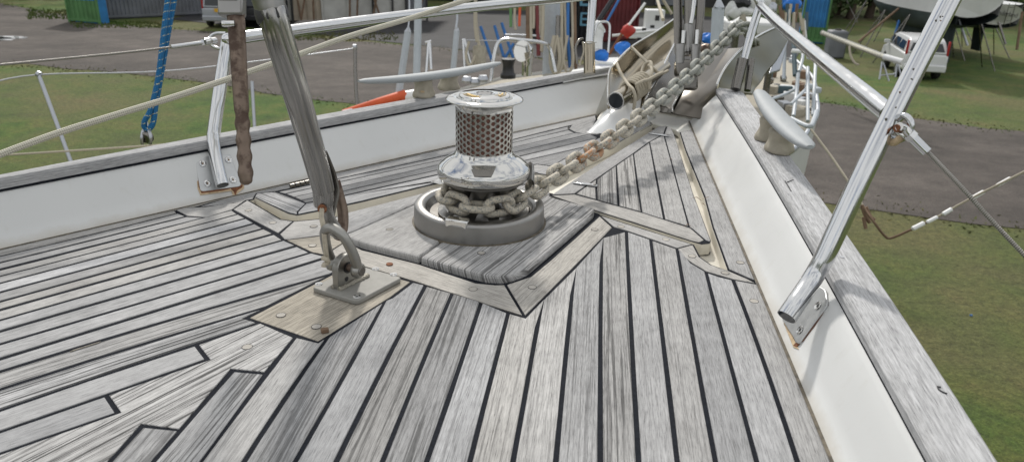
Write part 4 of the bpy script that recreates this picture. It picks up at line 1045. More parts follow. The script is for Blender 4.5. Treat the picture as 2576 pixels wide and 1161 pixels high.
wtube([(514, 106, 1.46), (526, 103, 1.47), (534, 103, 1.48)], .0072, 'fork', l2, 'polished_steel')
mb = MB(); mb.lathe(P(535, 103, 1.475), [(0, -.007), (.0068, -.007), (.0068, .007), (0, .007)], 16, axis=(.3, 1, 0)); obj('clevis_pin', mb, M['polished_steel'], l2)

# ================================================================== cleats
def horn(parent, a, b, w0, name='horn', mat='cleat_grey'):
    pth = []; rr = []
    for i in range(25):
        t = i / 24; pth.append(a.lerp(b, t) + Vector((0, 0, .010 * (2 * t - 1) ** 2 - .003))); rr.append(w0 * (.42 + .58 * sin(pi * t) ** .55) if 0 < t < 1 else w0 * .28)
    mb = MB(); mb.tube(pth, rr, 18, flat=(1.15, .62)); return obj(name, mb, M[mat], parent)
c1_ = thing('deck_cleat', 'long grey horn cleat on the port cap rail wrapped in beige covers', 'cleat', P(1085, 235, 1.93))
horn(c1_, P(903, 212, 1.72), P(1258, 165, 2.02), .0165)
def cover(parent, c, rx, ry, h, axv, nm='chafe_cover', seed=0):
    r_ = random.Random(seed); mb = MB(); axn = Vector(axv); axn.z = 0; axn.normalize(); sd = Vector((-axn.y, axn.x, 0)); rows = []
    for i, (k, zz) in enumerate([(1.10, 0), (1.20, .05), (1.22, .18), (1.08, .32), (.92, .5), (.90, .68), (.98, .85), (1.0, 1.0), (.0, 1.0)]):
        ring = []
        for j in range(25):
            th = 2 * pi * j / 24; m_ = 1 + .07 * sin(3 * th + i * .9 + seed) + .04 * sin(7 * th + i)
            ring.append(c + axn * cos(th) * rx * k * m_ + sd * sin(th) * ry * k * m_ + Vector((0, 0, h * zz)))
        rows.append(ring)
    mb.grid(rows); return obj(nm, mb, M['cover_canvas'], parent, subd=1)
dv = P(1258, 165, 2.02) - P(903, 212, 1.72)
cb1 = D(1066, 243, HC + .001); cb2 = D(1130, 224, HC + .001)
cover(c1_, cb1, .026, .022, .047, dv, seed=1); cover(c1_, cb2, .026, .022, .045, dv, seed=4)
mb = MB(); mb.prism([cb1 + Vector((0, -.0235, .018)) + Vector((x * .001, -.004, z * .001)) for x, z in [(-6, 0), (-3, 3), (3, 2), (6, 1), (5, -2), (-2, -3)]], (0, .001, 0)); obj('rust_stain', mb, M['pale_rust'], c1_, smooth=False)
c2_ = thing('deck_cleat', 'grey horn cleat on the starboard cap rail pointing at the camera over crumpled beige covers', 'cleat', P(1960, 360, 1.4))
horn(c2_, P(1906, 236, 1.60), P(2036, 380, 1.27), .0205)
cb = D(1958, 380, HC + .001); dv = P(2034, 380, 1.27) - P(1906, 240, 1.56)
cover(c2_, cb, .030, .024, .045, dv, seed=2); cover(c2_, D(1930, 352, HC + .001), .022, .022, .05, dv, seed=7)
# small marks on the starboard cap
for pts_ in [[(2367, 973), (2358, 971), (2361, 978), (2372, 985), (2383, 989)], [(1975, 455), (1990, 480)], [(1980, 458), (1996, 452)]]:
    mb = MB(); mb.tube([D(x, y, HC + .0012) for x, y in pts_], .0008, 5); obj('crack_mark', mb, M['rubber'], bpy.data.objects['cap_rail.001'])
mb = MB(); mb.lathe(D(2118, 646, HC + .0012), [(0, .0005), (.003, .0005), (.003, -.001)], 12); obj('screw', mb, M['polished_steel'], bpy.data.objects['cap_rail.001'])

# ================================================================== bow fitting
bf = thing('bow_fitting', 'polished and tarnished stainless bow roller fitting with curved cheek plates', 'bow fitting', P(1680, 250, 2.1))
def gridp(rows_px, nm, mat, n=6, th=.004, par=None):
    rows = [bez([P(*q) for q in r], n) if n > 1 else [P(*q) for q in r] for r in rows_px]
    cols = [bez([rows[i][j] for i in range(len(rows))], n) if n > 1 else [rows[i][j] for i in range(len(rows))] for j in range(len(rows[0]))]
    mb = MB(); mb.grid(cols); o = obj(nm, mb, M[mat], par or bf, ang=80)
    so_ = o.modifiers.new('thickness', 'SOLIDIFY'); so_.thickness = th; return o
steel('bronze_steel', (.36, .32, .25), .10, .26, 7)
gridp([[(1531, 272, 2.08), (1532, 186, 2.18), (1551, 155, 2.2), (1588, 118, 2.28), (1650, 80, 2.4), (1697, 47, 2.5)],
       [(1560, 275, 2.1), (1570, 215, 2.22), (1590, 180, 2.3), (1620, 145, 2.36), (1665, 105, 2.45), (1702, 70, 2.52)],
       [(1610, 278, 2.1), (1625, 245, 2.15), (1642, 215, 2.2), (1665, 170, 2.3), (1690, 125, 2.4), (1704, 94, 2.5)]], 'cheek_plate', 'bronze_steel')
def btube(p, r, nm, mat, par=None, n=6, seg=16): return wtube(p, r, nm, par or bf, mat, n, seg)
btube([(1529, 262, 2.07), (1531, 186, 2.17), (1551, 156, 2.2), (1588, 118, 2.28), (1650, 80, 2.4), (1697, 47, 2.5)], .0025, 'edge_bead', 'polished_steel')
btube([(1622, 252, 2.12), (1655, 190, 2.2), (1704, 95, 2.42)], .0032, 'edge_bead', 'polished_steel')
gridp([[(1625, 252, 2.12), (1660, 190, 2.22), (1706, 95, 2.42)], [(1660, 262, 2.15), (1690, 200, 2.25), (1715, 120, 2.42)], [(1690, 280, 2.12), (1705, 246, 2.18), (1725, 170, 2.3)]], 'centre_web', 'dark_steel')
# channel floor
simple('tarnished_steel', (.17, .155, .135), .32, .75, var=.10, nscale=8)
gridp([[(1648, 278, 2.12), (1700, 205, 2.33), (1765, 105, 2.62)], [(1693, 284, 2.10), (1728, 216, 2.32), (1790, 120, 2.58)]], 'channel_floor', 'dark_steel', n=1)
gridp([[(1693, 284, 2.08), (1728, 216, 2.26), (1790, 122, 2.52)], [(1730, 291, 2.10), (1768, 222, 2.30), (1832, 122, 2.56)], [(1764, 297, 2.08), (1806, 226, 2.24), (1872, 120, 2.5)]], 'channel_side', 'tarnished_steel', n=1)
btube([(1692, 280, 2.05), (1693, 265, 2.08), (1708, 238, 2.13), (1727, 213, 2.2)], .0028, 'edge_bead', 'polished_steel')
simple('olive_reflect', (.13, .125, .08), .3, .8, var=.2, nscale=5)  # green reflection put into the steel's base colour
gridp([[(1803, 228, 2.1), (1815, 190, 2.15), (1835, 158, 2.2), (1862, 128, 2.3), (1905, 94, 2.45), (1955, 68, 2.6)],
       [(1850, 232, 2.12), (1855, 205, 2.2), (1875, 180, 2.25), (1900, 150, 2.35), (1935, 120, 2.45), (1975, 92, 2.6)],
       [(1892, 236, 2.12), (1900, 222, 2.2), (1915, 205, 2.25), (1930, 180, 2.35), (1955, 150, 2.45), (1984, 98, 2.6)]], 'cheek_plate', 'olive_reflect')
btube([(1803, 214, 2.1), (1815, 186, 2.15), (1835, 156, 2.2), (1864, 125, 2.3), (1905, 92, 2.45), (1956, 67, 2.6)], .0035, 'edge_bead', 'polished_steel')
gridp([[(1950, 150, 2.45), (1984, 98, 2.6)], [(1935, 186, 2.4), (1962, 178, 2.45)]], 'fin', 'alloy')
# drift tube with rope turns
btube([(1549, 254, 1.98), (1580, 234, 2.05), (1620, 205, 2.15), (1668, 168, 2.3)], .024, 'roller_tube', 'bronze_steel', seg=28)
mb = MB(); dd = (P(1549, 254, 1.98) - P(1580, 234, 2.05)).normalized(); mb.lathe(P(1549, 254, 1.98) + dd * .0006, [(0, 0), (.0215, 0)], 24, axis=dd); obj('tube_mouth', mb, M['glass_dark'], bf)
mb = MB(); mb.lathe(P(1549, 254, 1.98) + dd * .0008, [(.0205, 0), (.0215, .0012), (.0243, .0008), (.0245, -.002)], 28, axis=dd); obj('tube_rim', mb, M['polished_steel'], bf)
lr = thing('lashing_rope', 'tan cord lashed in turns round the steel roller tube and up over the cheek plate', 'rope', P(1600, 220, 2.05))
tdv = (P(1620, 205, 2.12) - P(1580, 234, 2.05)).normalized()
for k in range(6):
    c_ = P(1583, 232, 2.05) + tdv * k * .014; mb = MB(); a_ = tdv.orthogonal().normalized(); b_ = tdv.cross(a_)
    mb.tube([c_ + (a_ * cos(t * pi / 12) + b_ * sin(t * pi / 12)) * .0285 + tdv * .012 * t / 24 for t in range(24)], .0052, 8, closed=True); obj('rope_turn', mb, M['rope_tan'], lr)
for p in [[(1551, 158, 2.18), (1562, 185, 2.12), (1580, 212, 2.02), (1592, 225, 1.98), (1598, 245, 1.98), (1594, 275, 2.0)],
          [(1588, 118, 2.24), (1610, 140, 2.2), (1628, 158, 2.15), (1638, 172, 2.1), (1650, 180, 2.1), (1665, 185, 2.12), (1680, 178, 2.15)],
          [(1598, 214, 2.0), (1615, 205, 2.0), (1632, 200, 2.03), (1650, 190, 2.06), (1668, 182, 2.1)], [(1636, 160, 2.1), (1640, 180, 2.06), (1636, 200, 2.05), (1634, 225, 2.05)], [(1612, 190, 2.1), (1620, 165, 2.12), (1636, 156, 2.1), (1640, 168, 2.08), (1652, 178, 2.08)]]:
    mb = MB(); mb.tube(bez([P(*q) for q in p], 6), .0045, 8); obj('cord', mb, M['rope_tan'], lr)
# furler clevis straps rising from the fitting
fu = thing('forestay_foot', 'dark steel toggle straps of the forestay rising from the bow fitting', 'stay', P(1720, 150, 2.2))
def ftube(p, r, nm, mat='dark_steel', flat=None, seg=14):
    mb = MB(); mb.tube(bez([P(*q) for q in p], 6), r, seg, flat=flat); return obj(nm, mb, M[mat], fu)
ftube([(1704, -40, 2.2), (1706, 60, 2.2), (1708, 135, 2.2)], .0135, 'strap', flat=(1, .35), seg=8)
ftube([(1766, -40, 2.2), (1760, 60, 2.2), (1752, 125, 2.2)], .0125, 'strap', flat=(1, .35), seg=8)
ftube([(1731, -40, 2.18), (1731, 60, 2.18), (1731, 140, 2.18)], .012, 'rod')
ftube([(1731, 62, 2.175), (1731, 132, 2.175)], .0145, 'rod_sleeve', 'satin_steel')
ftube([(1711, 112, 2.14), (1711, 160, 2.14)], .0135, 'clevis_leg', 'satin_steel', (1, .6)); ftube([(1750, 112, 2.14), (1750, 158, 2.14)], .0135, 'clevis_leg', 'satin_steel', (1, .6))
mb = MB(); mb.box(P(1730, 172, 2.15), (.075, .03, .045), Matrix((CR, FW, CU)).transposed()); mb.box(P(1732, 205, 2.16), (.05, .03, .05), Matrix((CR, FW, CU)).transposed()); obj('clevis_body', mb, M['dark_steel'], fu, bevel=.006)
ftube([(1720, 78, 2.16), (1718, 110, 2.16)], .006, 'bright_link', 'polished_steel'); ftube([(1754, 76, 2.13), (1752, 112, 2.13)], .0055, 'bright_link', 'polished_steel')
ftube([(1748, -10, 2.1), (1742, 40, 2.1), (1738, 60, 2.1)], .006, 'bright_link', 'polished_steel')
mb = MB(); mb.lathe(P(1776, 125, 2.25), [(0, -.012), (.016, -.012), (.019, 0), (.016, .012), (0, .012)], 20, axis=(.8, -.5, .2)); obj('clevis_pin_head', mb, M['rusty_steel'], fu)
# steel socket on the port platform with the pole in it
sk = thing('pole_socket', 'upright steel socket tube holding the bright pulpit leg on the port bow corner', 'socket', P(1482, 185, 2.2))
wtube([(1483, 186, 2.2), (1482, 108, 2.2)], .0172, 'socket_tube', sk, 'bronze_steel', seg=24)
wtube([(1483, 112, 2.2), (1486, 70, 2.2), (1491, 0, 2.2), (1495, -40, 2.2)], .0125, 'pole', sk, 'tube_steel', seg=20)
wtube([(1465, 106.5, 2.2), (1474, 108, 2.19), (1483, 109, 2.18), (1492, 108, 2.19), (1500, 106, 2.2)], .0018, 'rim', sk)
wtube([(1466, 98, 2.17), (1458, 100, 2.16), (1452, 110, 2.15), (1448, 125, 2.15), (1452, 160, 2.15)], .004, 'hook', sk, 'dark_steel')
wtube([(1466, 105, 2.15), (1468, 130, 2.15), (1462, 150, 2.15), (1458, 165, 2.15)], .0025, 'cord', sk, 'rope_tan')
# ================================================================== ground
mb = MB(); mb.add([(-400, -60, GZ), (400, -60, GZ), (400, 500, GZ), (-400, 500, GZ)], [(0, 1, 2, 3)]); tag(obj('grass', mb, M['grass'], smooth=False), kind='structure')
lower = [(-120, 76), (-60, 46), (-17.3, 25), (-12, 23.6), (-8, 21.8), (-4.7, 20.2), (0, 17), (3, 15), (5.7, 13), (7.2, 12.5), (8.8, 11.8), (14, 8.5), (34, -6), (60, -20)]
upper = [(90, -14), (40, 4), (24, 12), (18, 16.5), (13.2, 18.8), (11, 20), (9.1, 22), (4, 27), (-3, 31), (-8, 32.5), (-14, 34), (-19, 36), (-24, 39.5), (-30, 44), (-70, 64), (-130, 96)]
def rough(pts, amp, per=.8, seed=1):
    r_ = random.Random(seed); out = []
    for a, b in zip(pts, pts[1:]):
        a, b = Vector((*a, 0)), Vector((*b, 0)); n = max(1, int(min((b - a).length, 40) / per)); nn_ = Vector((-(b - a).y, (b - a).x, 0)).normalized()
        for k in range(n): out.append(a.lerp(b, k / n) + nn_ * r_.uniform(-amp, amp))
    return out
pts = rough(lower, .22) + rough(upper, .25, seed=2)
mb = MB(); mb.prism([Vector((p.x, p.y, GZ + .012)) for p in pts], (0, 0, 0), sides=False); tag(obj('gravel_road', mb, M['gravel'], smooth=False), kind='structure')
simple('yard_shade', (.024, .024, .026), .85, var=.35, nscale=1.2)  # near-black ground colour carrying the shade below sheds and hulls
mb = MB(); mb.prism([G(x, y, .02) for x, y in [(640, 70), (900, 98), (1100, 118), (1400, 150), (2000, 150), (2060, 60), (1600, 30), (900, 22), (560, 25), (420, 48)]], (0, 0, 0), sides=False); tag(obj('yard_shade_sheet', mb, M['yard_shade'], smooth=False), kind='structure')
simple('puddle_water', (.30, .31, .32), .05, var=.1)
for (x, y, a, b) in [(12, 94, .9, .22), (-30, 98, 1.0, .3)]:
    c = G(x, y, .022); mb = MB(); mb.add([c + Vector((cos(t * pi / 9) * a * (1 + .2 * sin(3 * t)), sin(t * pi / 9) * b * 2, 0)) for t in range(18)], [list(range(18))]); tag(obj('puddle', mb, M['puddle_water'], smooth=False), kind='structure')
# added woodland ring, a dark band for the chrome to reflect
mb = MB(); rg_ = random.Random(77)
for k in range(26000):
    a = rg_.uniform(0, 2 * pi); rad = 58 + rg_.gauss(0, 3.5); 
    top = 9 + 3 * sin(a * 7) + 2 * sin(a * 17 + 1) + 1.2 * sin(a * 41)
    z = GZ + top * rg_.random() ** .7; c = Vector((cos(a) * rad, sin(a) * rad + 8, z)); s_ = rg_.uniform(.3, .8)
    n1 = Vector((rg_.gauss(0, 1), rg_.gauss(0, 1), rg_.gauss(0, 1))).normalized(); b_ = n1.orthogonal().normalized(); e = n1.cross(b_)
    mb.add([c + b_ * s_, c + e * s_ * .6, c - b_ * s_, c - e * s_ * .6], [(0, 1, 2, 3)])
tag(obj('woodland', mb, M['foliage'], smooth=False), 'dense green woodland ring added round the boat yard for reflections', 'woodland', kind='stuff')
# grass tufts along the edge of the gravel, real blades
mb = MB(); rg_ = random.Random(3)
edge = rough(lower[2:12], .35, .12, 7) + rough(upper[3:14], .35, .12, 8)
for p in edge:
    for k in range(5):
        q = Vector((p.x + rg_.gauss(0, .22), p.y + rg_.gauss(0, .22), GZ)); h = rg_.uniform(.02, .06); a = rg_.uniform(0, 6.3); d_ = Vector((cos(a), sin(a), 0)) * .03; l_ = Vector((rg_.gauss(0, .04), rg_.gauss(0, .04), h))
        mb.add([q - d_, q + d_, q + l_], [(0, 1, 2)])
for k in range(0):
    x, y = rg_.choice([(rg_.uniform(2120, 2700), rg_.uniform(480, 1300)), (rg_.uniform(-60, 900), rg_.uniform(195, 450)), (rg_.uniform(2050, 2620), rg_.uniform(120, 300))])
    q = G(x, y); h = rg_.uniform(.03, .08); a = rg_.uniform(0, 6.3); d_ = Vector((cos(a), sin(a), 0)) * .018
    mb.add([q - d_, q + d_, q + Vector((rg_.gauss(0, .03), rg_.gauss(0, .03), h))], [(0, 1, 2)])
tag(obj('grass_tufts', mb, M['grass'], smooth=False), 'short ragged grass tufts along the gravel edges', 'grass', kind='stuff')
mb = MB(); mb.box(G(2443, 792, .02), (.03, .02, .015)); tag(obj('litter', mb, M['blue_paint'], None, org=G(2443, 792)), 'tiny blue scrap of litter lying on the right-hand grass', 'litter')

# ================================================================== background things
def ybox(c, d, rz): return (Vector(c), d, Matrix.Rotation(rz, 3, 'Z'))
def container(a, b, depth, h, label, lower_mat, upper_mat, split, name='shipping_container', ribs=22, group=None):
    # a,b: ends of the near bottom edge on the ground
    a, b = Vector(a), Vector(b); d = b - a; L = d.length; d.normalize(); nn_ = Vector((-d.y, d.x, 0))
    if nn_.y < 0: nn_ = -nn_
    t = thing(name, label, 'container', (a + b) / 2)
    def corr(z0, z1, mat, nm):
        rows = []; prof = []
        per = L / ribs
        for k in range(ribs):
            s0 = k * per; prof += [(s0, 0), (s0 + per * .38, 0), (s0 + per * .5, .05), (s0 + per * .88, .05)]
        prof.append((L, 0))
        rows = [[a + d * s + nn_ * (o + .0) + Vector((0, 0, z)) for s, o in prof] for z in (z0, z1)]
        mb = MB(); mb.grid(rows); obj(nm, mb, M[mat], t, smooth=False)
    corr(.12, split, lower_mat, 'lower_wall'); corr(split, h - .1, upper_mat, 'upper_wall')
    mb = MB(); R_ = Matrix((d, nn_, Vector((0, 0, 1)))).transposed()
    for z, hh in ((.14, .10), (h - .06, .12)): mb.box((a + b) / 2 + Vector((0, 0, z)) - nn_ * .01, (L, .06, hh), R_)
    for q in (a, b): mb.box(q + Vector((0, 0, h / 2)), (.09, .09, h), R_)
    obj('frame', mb, M[lower_mat], t, smooth=False)
    mb = MB(); mb.box((a + b) / 2 + nn_ * (depth / 2 + .06) + Vector((0, 0, h / 2)), (L - .02, depth, h - .04), R_); obj('body', mb, M[upper_mat], t, smooth=False)
    return t
container(G(176, 56), G(252, 62), 0.5, 2.5, 'green and blue painted steel container behind the gravel at top left', 'container_green', 'container_blue', 1.05, ribs=7)
container(G(268, 50), G(640, 33), 2.4, 2.6, 'long grey corrugated steel container beside the green and blue one', 'container_grey', 'container_grey', 1.3, ribs=40)
dr_ = thing('drum_on_stand', 'blue plastic drum on a weathered wooden stand in front of the green container', 'drum', G(253, 56))
b0 = G(253, 56); mb = MB(); mb.lathe(b0 + Vector((0, 0, .72)), [(0, 0), (.24, 0), (.26, .05), (.27, .4), (.26, .8), (.24, .85), (0, .85)], 20); obj('drum', mb, M['container_blue'], dr_)
for dx, dy in ((-.18, -.12), (.22, -.12), (-.18, .2), (.22, .2)):
    mb = MB(); mb.box(b0 + Vector((dx, dy, .36)), (.1, .1, .72)); obj('leg', mb, M['wood_brown'], dr_)
mb = MB(); mb.box(b0 + Vector((0.02, .04, .70)), (.55, .5, .05)); obj('stand_top', mb, M['wood_brown'], dr_)

def car(loc, rz, label, paint, L=4.1, W_=1.7, H_=1.6, plate=None):
    t = thing('parked_car', label, 'car', loc); t.rotation_euler = (0, 0, rz)
    base = Vector(loc)
    def o2(nm, mb, mat, par=t, **k):
        for i, v in enumerate(mb.v): mb.v[i] = v
        off = Vector((0, 0, 0)); me_o = obj(nm, mb, mat, None, **k); me_o.parent = par; return me_o
    hw = W_ / 2
    # side profile (y forward, z up): rear at -L/2
    lo = [(-L / 2, .35), (-L / 2 - .02, .55), (-L / 2 + .02, .92), (L / 2 - .95, .98), (L / 2 - .15, .80), (L / 2, .55), (L / 2 - .02, .32)]
    up = [(-L / 2 + .03, .93), (-L / 2 + .22, H_ - .08), (-L / 2 + .45, H_), (L * .08, H_), (L * .20, H_ - .10), (L / 2 - 1.0, .98)]
    mb = MB(); n_ = len(lo)
    rows = []
    for s_, zsc in ((-1, .88), (-1, 1), (-.5, 1.0), (.5, 1.0), (1, 1), (1, .88)):
        rows.append([Vector((hw * s_, y * (1 if abs(s_) < 1 or zsc == 1 else .985), z)) for y, z in lo])
    prof = [Vector((0, y, z)) for y, z in lo]
    full = lo + []
    mb.prism([Vector((-hw, y, z)) for y, z in lo], (W_, 0, 0)); o2('body', mb, M[paint], bevel=.06)
    mb = MB(); b_ = [Vector((-hw + .03, y, z)) for y, z in up]; tp = .12
    vsL = [Vector((-hw + .02 + (tp if z > 1.1 else 0), y, z)) for y, z in up]; vsR = [Vector((hw - .02 - (tp if z > 1.1 else 0), y, z)) for y, z in up]; k = len(up)
    mb.add(vsL + vsR, [list(range(k))[::-1], list(range(k, 2 * k))] + [(i, (i + 1) % k, k + (i + 1) % k, k + i) for i in range(k)]); o2('cabin', mb, M[paint], bevel=.04)
    def quad(nm, pts, mat, off=.012):
        mb = MB(); nrm = (Vector(pts[1]) - Vector(pts[0])).cross(Vector(pts[2]) - Vector(pts[0])).normalized()
        mb.prism([Vector(p) + nrm * off for p in pts], -nrm * .02); return o2(nm, mb, M[mat], smooth=False)
    ya, yb, yc = -L / 2 + .03, -L / 2 + .22, -L / 2 + .45
    quad('rear_window', [(-hw + .14, ya + .03, 1.0), (hw - .14, ya + .03, 1.0), (hw - .24, yb - .01, H_ - .14), (-hw + .24, yb - .01, H_ - .14)], 'glass_dark', .015)
    for s_ in (-1, 1):
        x0, x1 = s_ * (hw - .02), s_ * (hw - .02 - .115)
        def side_w(y0, y1, y2, y3):
            p = [(x0, y0, 1.0), (x0, y1, 1.0), (x1, y2, H_ - .14), (x1, y3, H_ - .14)]
            if s_ < 0: p = p[::-1]
            quad('side_window', p, 'glass_dark', .016)
        side_w(-L / 2 + .42, -L * .16, -L * .16, -L / 2 + .52); side_w(-L * .13, L * .10, L * .08, -L * .13); side_w(L * .13, L / 2 - 1.15, L * .21, L * .12)
        mb = MB(); mb.box((s_ * (hw - .05), -L / 2 + .07, 1.12), (.07, .09, .50)); o2('tail_light', mb, M['tail_red'], bevel=.02)
        mb = MB(); mb.box((s_ * (hw + .08), L * .22, 1.02), (.2, .1, .14)); o2('wing_mirror', mb, M[paint], bevel=.02)
        for yy in (-L / 2 + .72, L / 2 - .72):
            mb = MB(); mb.lathe((s_ * (hw - .18), yy, .32), [(0, .2 * 1), (.2, .2), (.29, .19), (.32, .15), (.32, 0), (.29, -.01), (0, -.01)], 24, axis=(s_, 0, 0)); wh = o2('wheel', mb, M['tyre'])
            mb = MB(); mb.lathe((s_ * (hw + .025), yy, .32), [(0, 0), (.18, 0), (.2, -.02)], 16, axis=(s_, 0, 0)); rm_ = obj('rim', mb, M['alloy'], None); rm_.parent = wh
    mb = MB(); mb.box((0, -L / 2 - .03, .45), (W_ - .04, .14, .24)); o2('rear_bumper', mb, M[paint], bevel=.04)
    if plate: mb = MB(); mb.box((.0, -L / 2 - .035, .82), (.5, .02, .16)); o2('number_plate', mb, M[plate])
    return t
car(G(556, 72) + Vector((0, 2.0, 0)), radians(2), 'silver estate car with a yellow number plate seen from behind', 'car_silver', plate='plate_yellow', H_=1.9)
car(G(650, 72) + Vector((0, 2.2, 0)), radians(0), 'black car half hidden behind the steel strut, beside the silver one', 'car_dark', H_=1.8)
car(G(2320, 204) + Vector((.35, 1.7, 0)), radians(-13), 'white van-like car with tall red tail lights on the grass behind the pulpit post', 'car_white', H_=1.42, L=3.5, W_=1.4)

# sheeted shed
sd_ = thing('sheeted_shed', 'open shed hung with beige and white sheets behind the gravel yard', 'shed', G(880, 52))
pa, pb = G(716, 60), G(1075, 52); dd = (pb - pa); 
def on(t, z, o=0): return pa + dd * t + Vector((0, o, z))
tt = (716, 738, 810, 873, 935, 985, 1020, 1075)
for k in range(len(tt) - 1):
    t0, t1 = [(x - 716) / 359 for x in tt[k:k + 2]]
    rows = []
    for zi in range(6):
        rows.append([on(t0 + (t1 - t0) * j / 14, .15 + zi * .65, -.06 * sin(j * 1.7 + zi * .4 + k) * (k in (0, 1)) - .02) for j in range(15)])
    mb = MB(); mb.grid(rows); obj('hanging_sheet', mb, M['tarp_beige' if k == 1 else ('tarp_white' if k != 6 else 'container_grey')], sd_)
for x in tt:
    t0 = (x - 716) / 359; mb = MB(); mb.box(on(t0, 1.9, -.12), (.10, .10, 3.8)); obj('post', mb, M['dark_shed' if x not in (810, 873) else 'tarp_white'], sd_)
mb = MB(); mb.prism([on(-.02, 3.6, -1.2), on(1.02, 3.6, -1.2), on(1.02, 4.6, 5), on(-.02, 4.6, 5)], (0, 0, .1)); obj('roof', mb, M['dark_shed'], sd_)
for k in range(9):
    mb = MB(); x = random.uniform(.05, .95); mb.tube([on(x, .2, -.6), on(x + random.uniform(-.1, .1), 2.2, -.4)], .05, 6); obj('leaning_timber', mb, M['wood_brown'], sd_)
for x, y, s_ in [(780, 66, .5), (1010, 62, .7), (960, 64, .6), (925, 60, .4)]:
    pass
# dark building further back
bg_ = thing('boat_shed', 'long dark boat shed closing the back of the yard', 'shed', (0, 52, GZ))
mb = MB(); mb.box((-2, 56, GZ + 3), (34, 6, 6)); obj('wall', mb, M['dark_shed'], bg_, smooth=False)
mb = MB(); mb.prism([(-20, 51.5, GZ + 6), (16, 51.5, GZ + 6), (16, 60, GZ + 8), (-20, 60, GZ + 8)], (0, 0, .15)); obj('roof', mb, M['container_grey'], bg_, smooth=False)
for k in range(6):
    mb = MB(); mb.box((-15 + k * 5.2, 52.9, GZ + 1.8), (3.2, .12, 3.4)); obj('door', mb, M['container_grey' if k % 2 else 'wood_brown'], bg_, smooth=False)
container(G(1478, 112), G(1600, 100), 2.4, 2.6, 'maroon steel container behind the neighbouring mast', 'container_red', 'container_red', 1.3, ribs=12)
cc = container(G(1405, 118), G(1480, 113), 2.4, 2.6, 'navy steel container with pale blue lettering left of the maroon one', 'car_dark', 'car_dark', 1.3, ribs=7)
ctr_ = (G(1405, 118) + G(1480, 113)) / 2
text('E', 1.1, ctr_ + Vector((.35, -.12, 2.0)), Matrix.Rotation(pi / 2, 3, 'X'), simple('pale_blue', (.12, .30, .42), .6), cc, 'letter', .005)
text('E', .8, ctr_ + Vector((.35, -.12, 1.1)), Matrix.Rotation(pi / 2, 3, 'X'), M['pale_blue'], cc, 'letter', .005)
container(G(2010, 108), G(2072, 112), 2.6, 2.6, 'bright blue container on a green base beside the white and red hull', 'container_green', 'container_blue', .75, ribs=6)

# hulls propped ashore
def hull(loc, rz, L, B, draft, free, label, top, bottom, keel=.9, stern='transom', name='propped_yacht', deckcol='hull_white', trans=None, zk=1.45):
    t = thing(name, label, 'yacht', loc); t.rotation_euler = (0, 0, rz)
    def o2(nm, mb, mat, par=t, **k): q = obj(nm, mb, M[mat], None, **k); q.parent = par; return q
    secs = []; n_ = 18
    for i in range(n_ + 1):
        u = i / n_; y = -L / 2 + L * u; bw = B / 2 * (sin(pi * (.22 + .78 * u)) ** .7 if u < 1 else 0); bw *= (1 if u > 0 else 1)
        dr_ = draft * sin(pi * min(1, .12 + .88 * u)) ** .8 if u < 1 else 0; fr = free * (1 + .25 * (u - .4) ** 2 * 4 * (.6 if u > .4 else .2))
        secs.append((y + (L * .05 if u == 1 else 0), max(bw, .02), dr_, fr))
    up = []; dn = []
    for y, bw, d_, fr in secs:
        dn.append([Vector((bw * sin(a) ** .9 * sgn, y, zk - d_ * cos(a) ** 1.2)) for a, sgn in [(pi / 2 * (1 - k / 7), -1) for k in range(8)] + [(pi / 2 * k / 7, 1) for k in range(1, 8)]])
        up.append(y)
    mb = MB(); mb.grid(dn); o2('underwater_hull', mb, bottom, ang=70)
    for sgn in (-1, 1):
        mb = MB(); mb.grid([[Vector((sgn * bw, y, zk)), Vector((sgn * bw * 1.05, y, zk + fr * .5)), Vector((sgn * bw * 1.08, y, zk + fr)), Vector((sgn * bw * 1.02, y, zk + fr + .05)), Vector((sgn * bw * .9, y, zk + fr))] for y, bw, d_, fr in secs]); o2('topside', mb, top, ang=70)
    mb = MB(); mb.add([Vector((s_ * bw * 1.0, y, zk + fr)) for y, bw, d_, fr in secs for s_ in (-1, 1)], [(2 * i, 2 * i + 1, 2 * i + 3, 2 * i + 2) for i in range(n_)]); o2('deck', mb, deckcol)
    # transom
    y, bw, d_, fr = secs[0]; ring = [Vector((bw * 1.07 * cos(a), y - .02 - .22 * max(0, sin(a)), zk + fr * .52 + (fr * .52 * sin(a) if sin(a) > 0 else (fr * .52 + d_) * sin(a) * .75))) for a in [2 * pi * k / 28 for k in range(28)]]
    mb = MB(); mb.add(ring, [list(range(28))]); o2('transom', mb, trans or top, smooth=False)
    # keel and rudder
    mb = MB(); mb.prism([Vector((-.12, -L * .16, zk - draft * .8)), Vector((-.12, L * .18, zk - draft * .8)), Vector((-.12, L * .12, .12)), Vector((-.12, -L * .14, .12))], (.24, 0, 0)); o2('keel', mb, bottom, bevel=.06)
    mb = MB(); mb.prism([Vector((-.04, -L * .42, zk - .1)), Vector((-.04, -L * .34, zk - .15)), Vector((-.04, -L * .36, .35)), Vector((-.04, -L * .43, .35))], (.08, 0, 0)); o2('rudder', mb, bottom, bevel=.02)
    for s_ in (-1, 1):
        for yy in (-L * .3, -.02 * L, L * .27):
            for w__ in (-.5, .5):
                mb = MB(); mb.tube([Vector((s_ * B * .42, yy, zk - .1)), Vector((s_ * B * .72, yy + w__, 0))], .022, 8); o2('prop', mb, 'dark_steel')
    return t
hull((16.5, 32, GZ), radians(-5), 8.8, 2.9, .85, 1.3, 'large white yacht with a dark green underbody propped above the grass', 'hull_white', 'antifoul_dark', zk=2.15)
tr = hull((19.1, 35.1, GZ), radians(4), 8.0, 2.5, .35, .75, 'white yacht propped stern-on at top right with a name across its transom', 'hull_white', 'antifoul_dark', trans='tarp_white', zk=1.5)
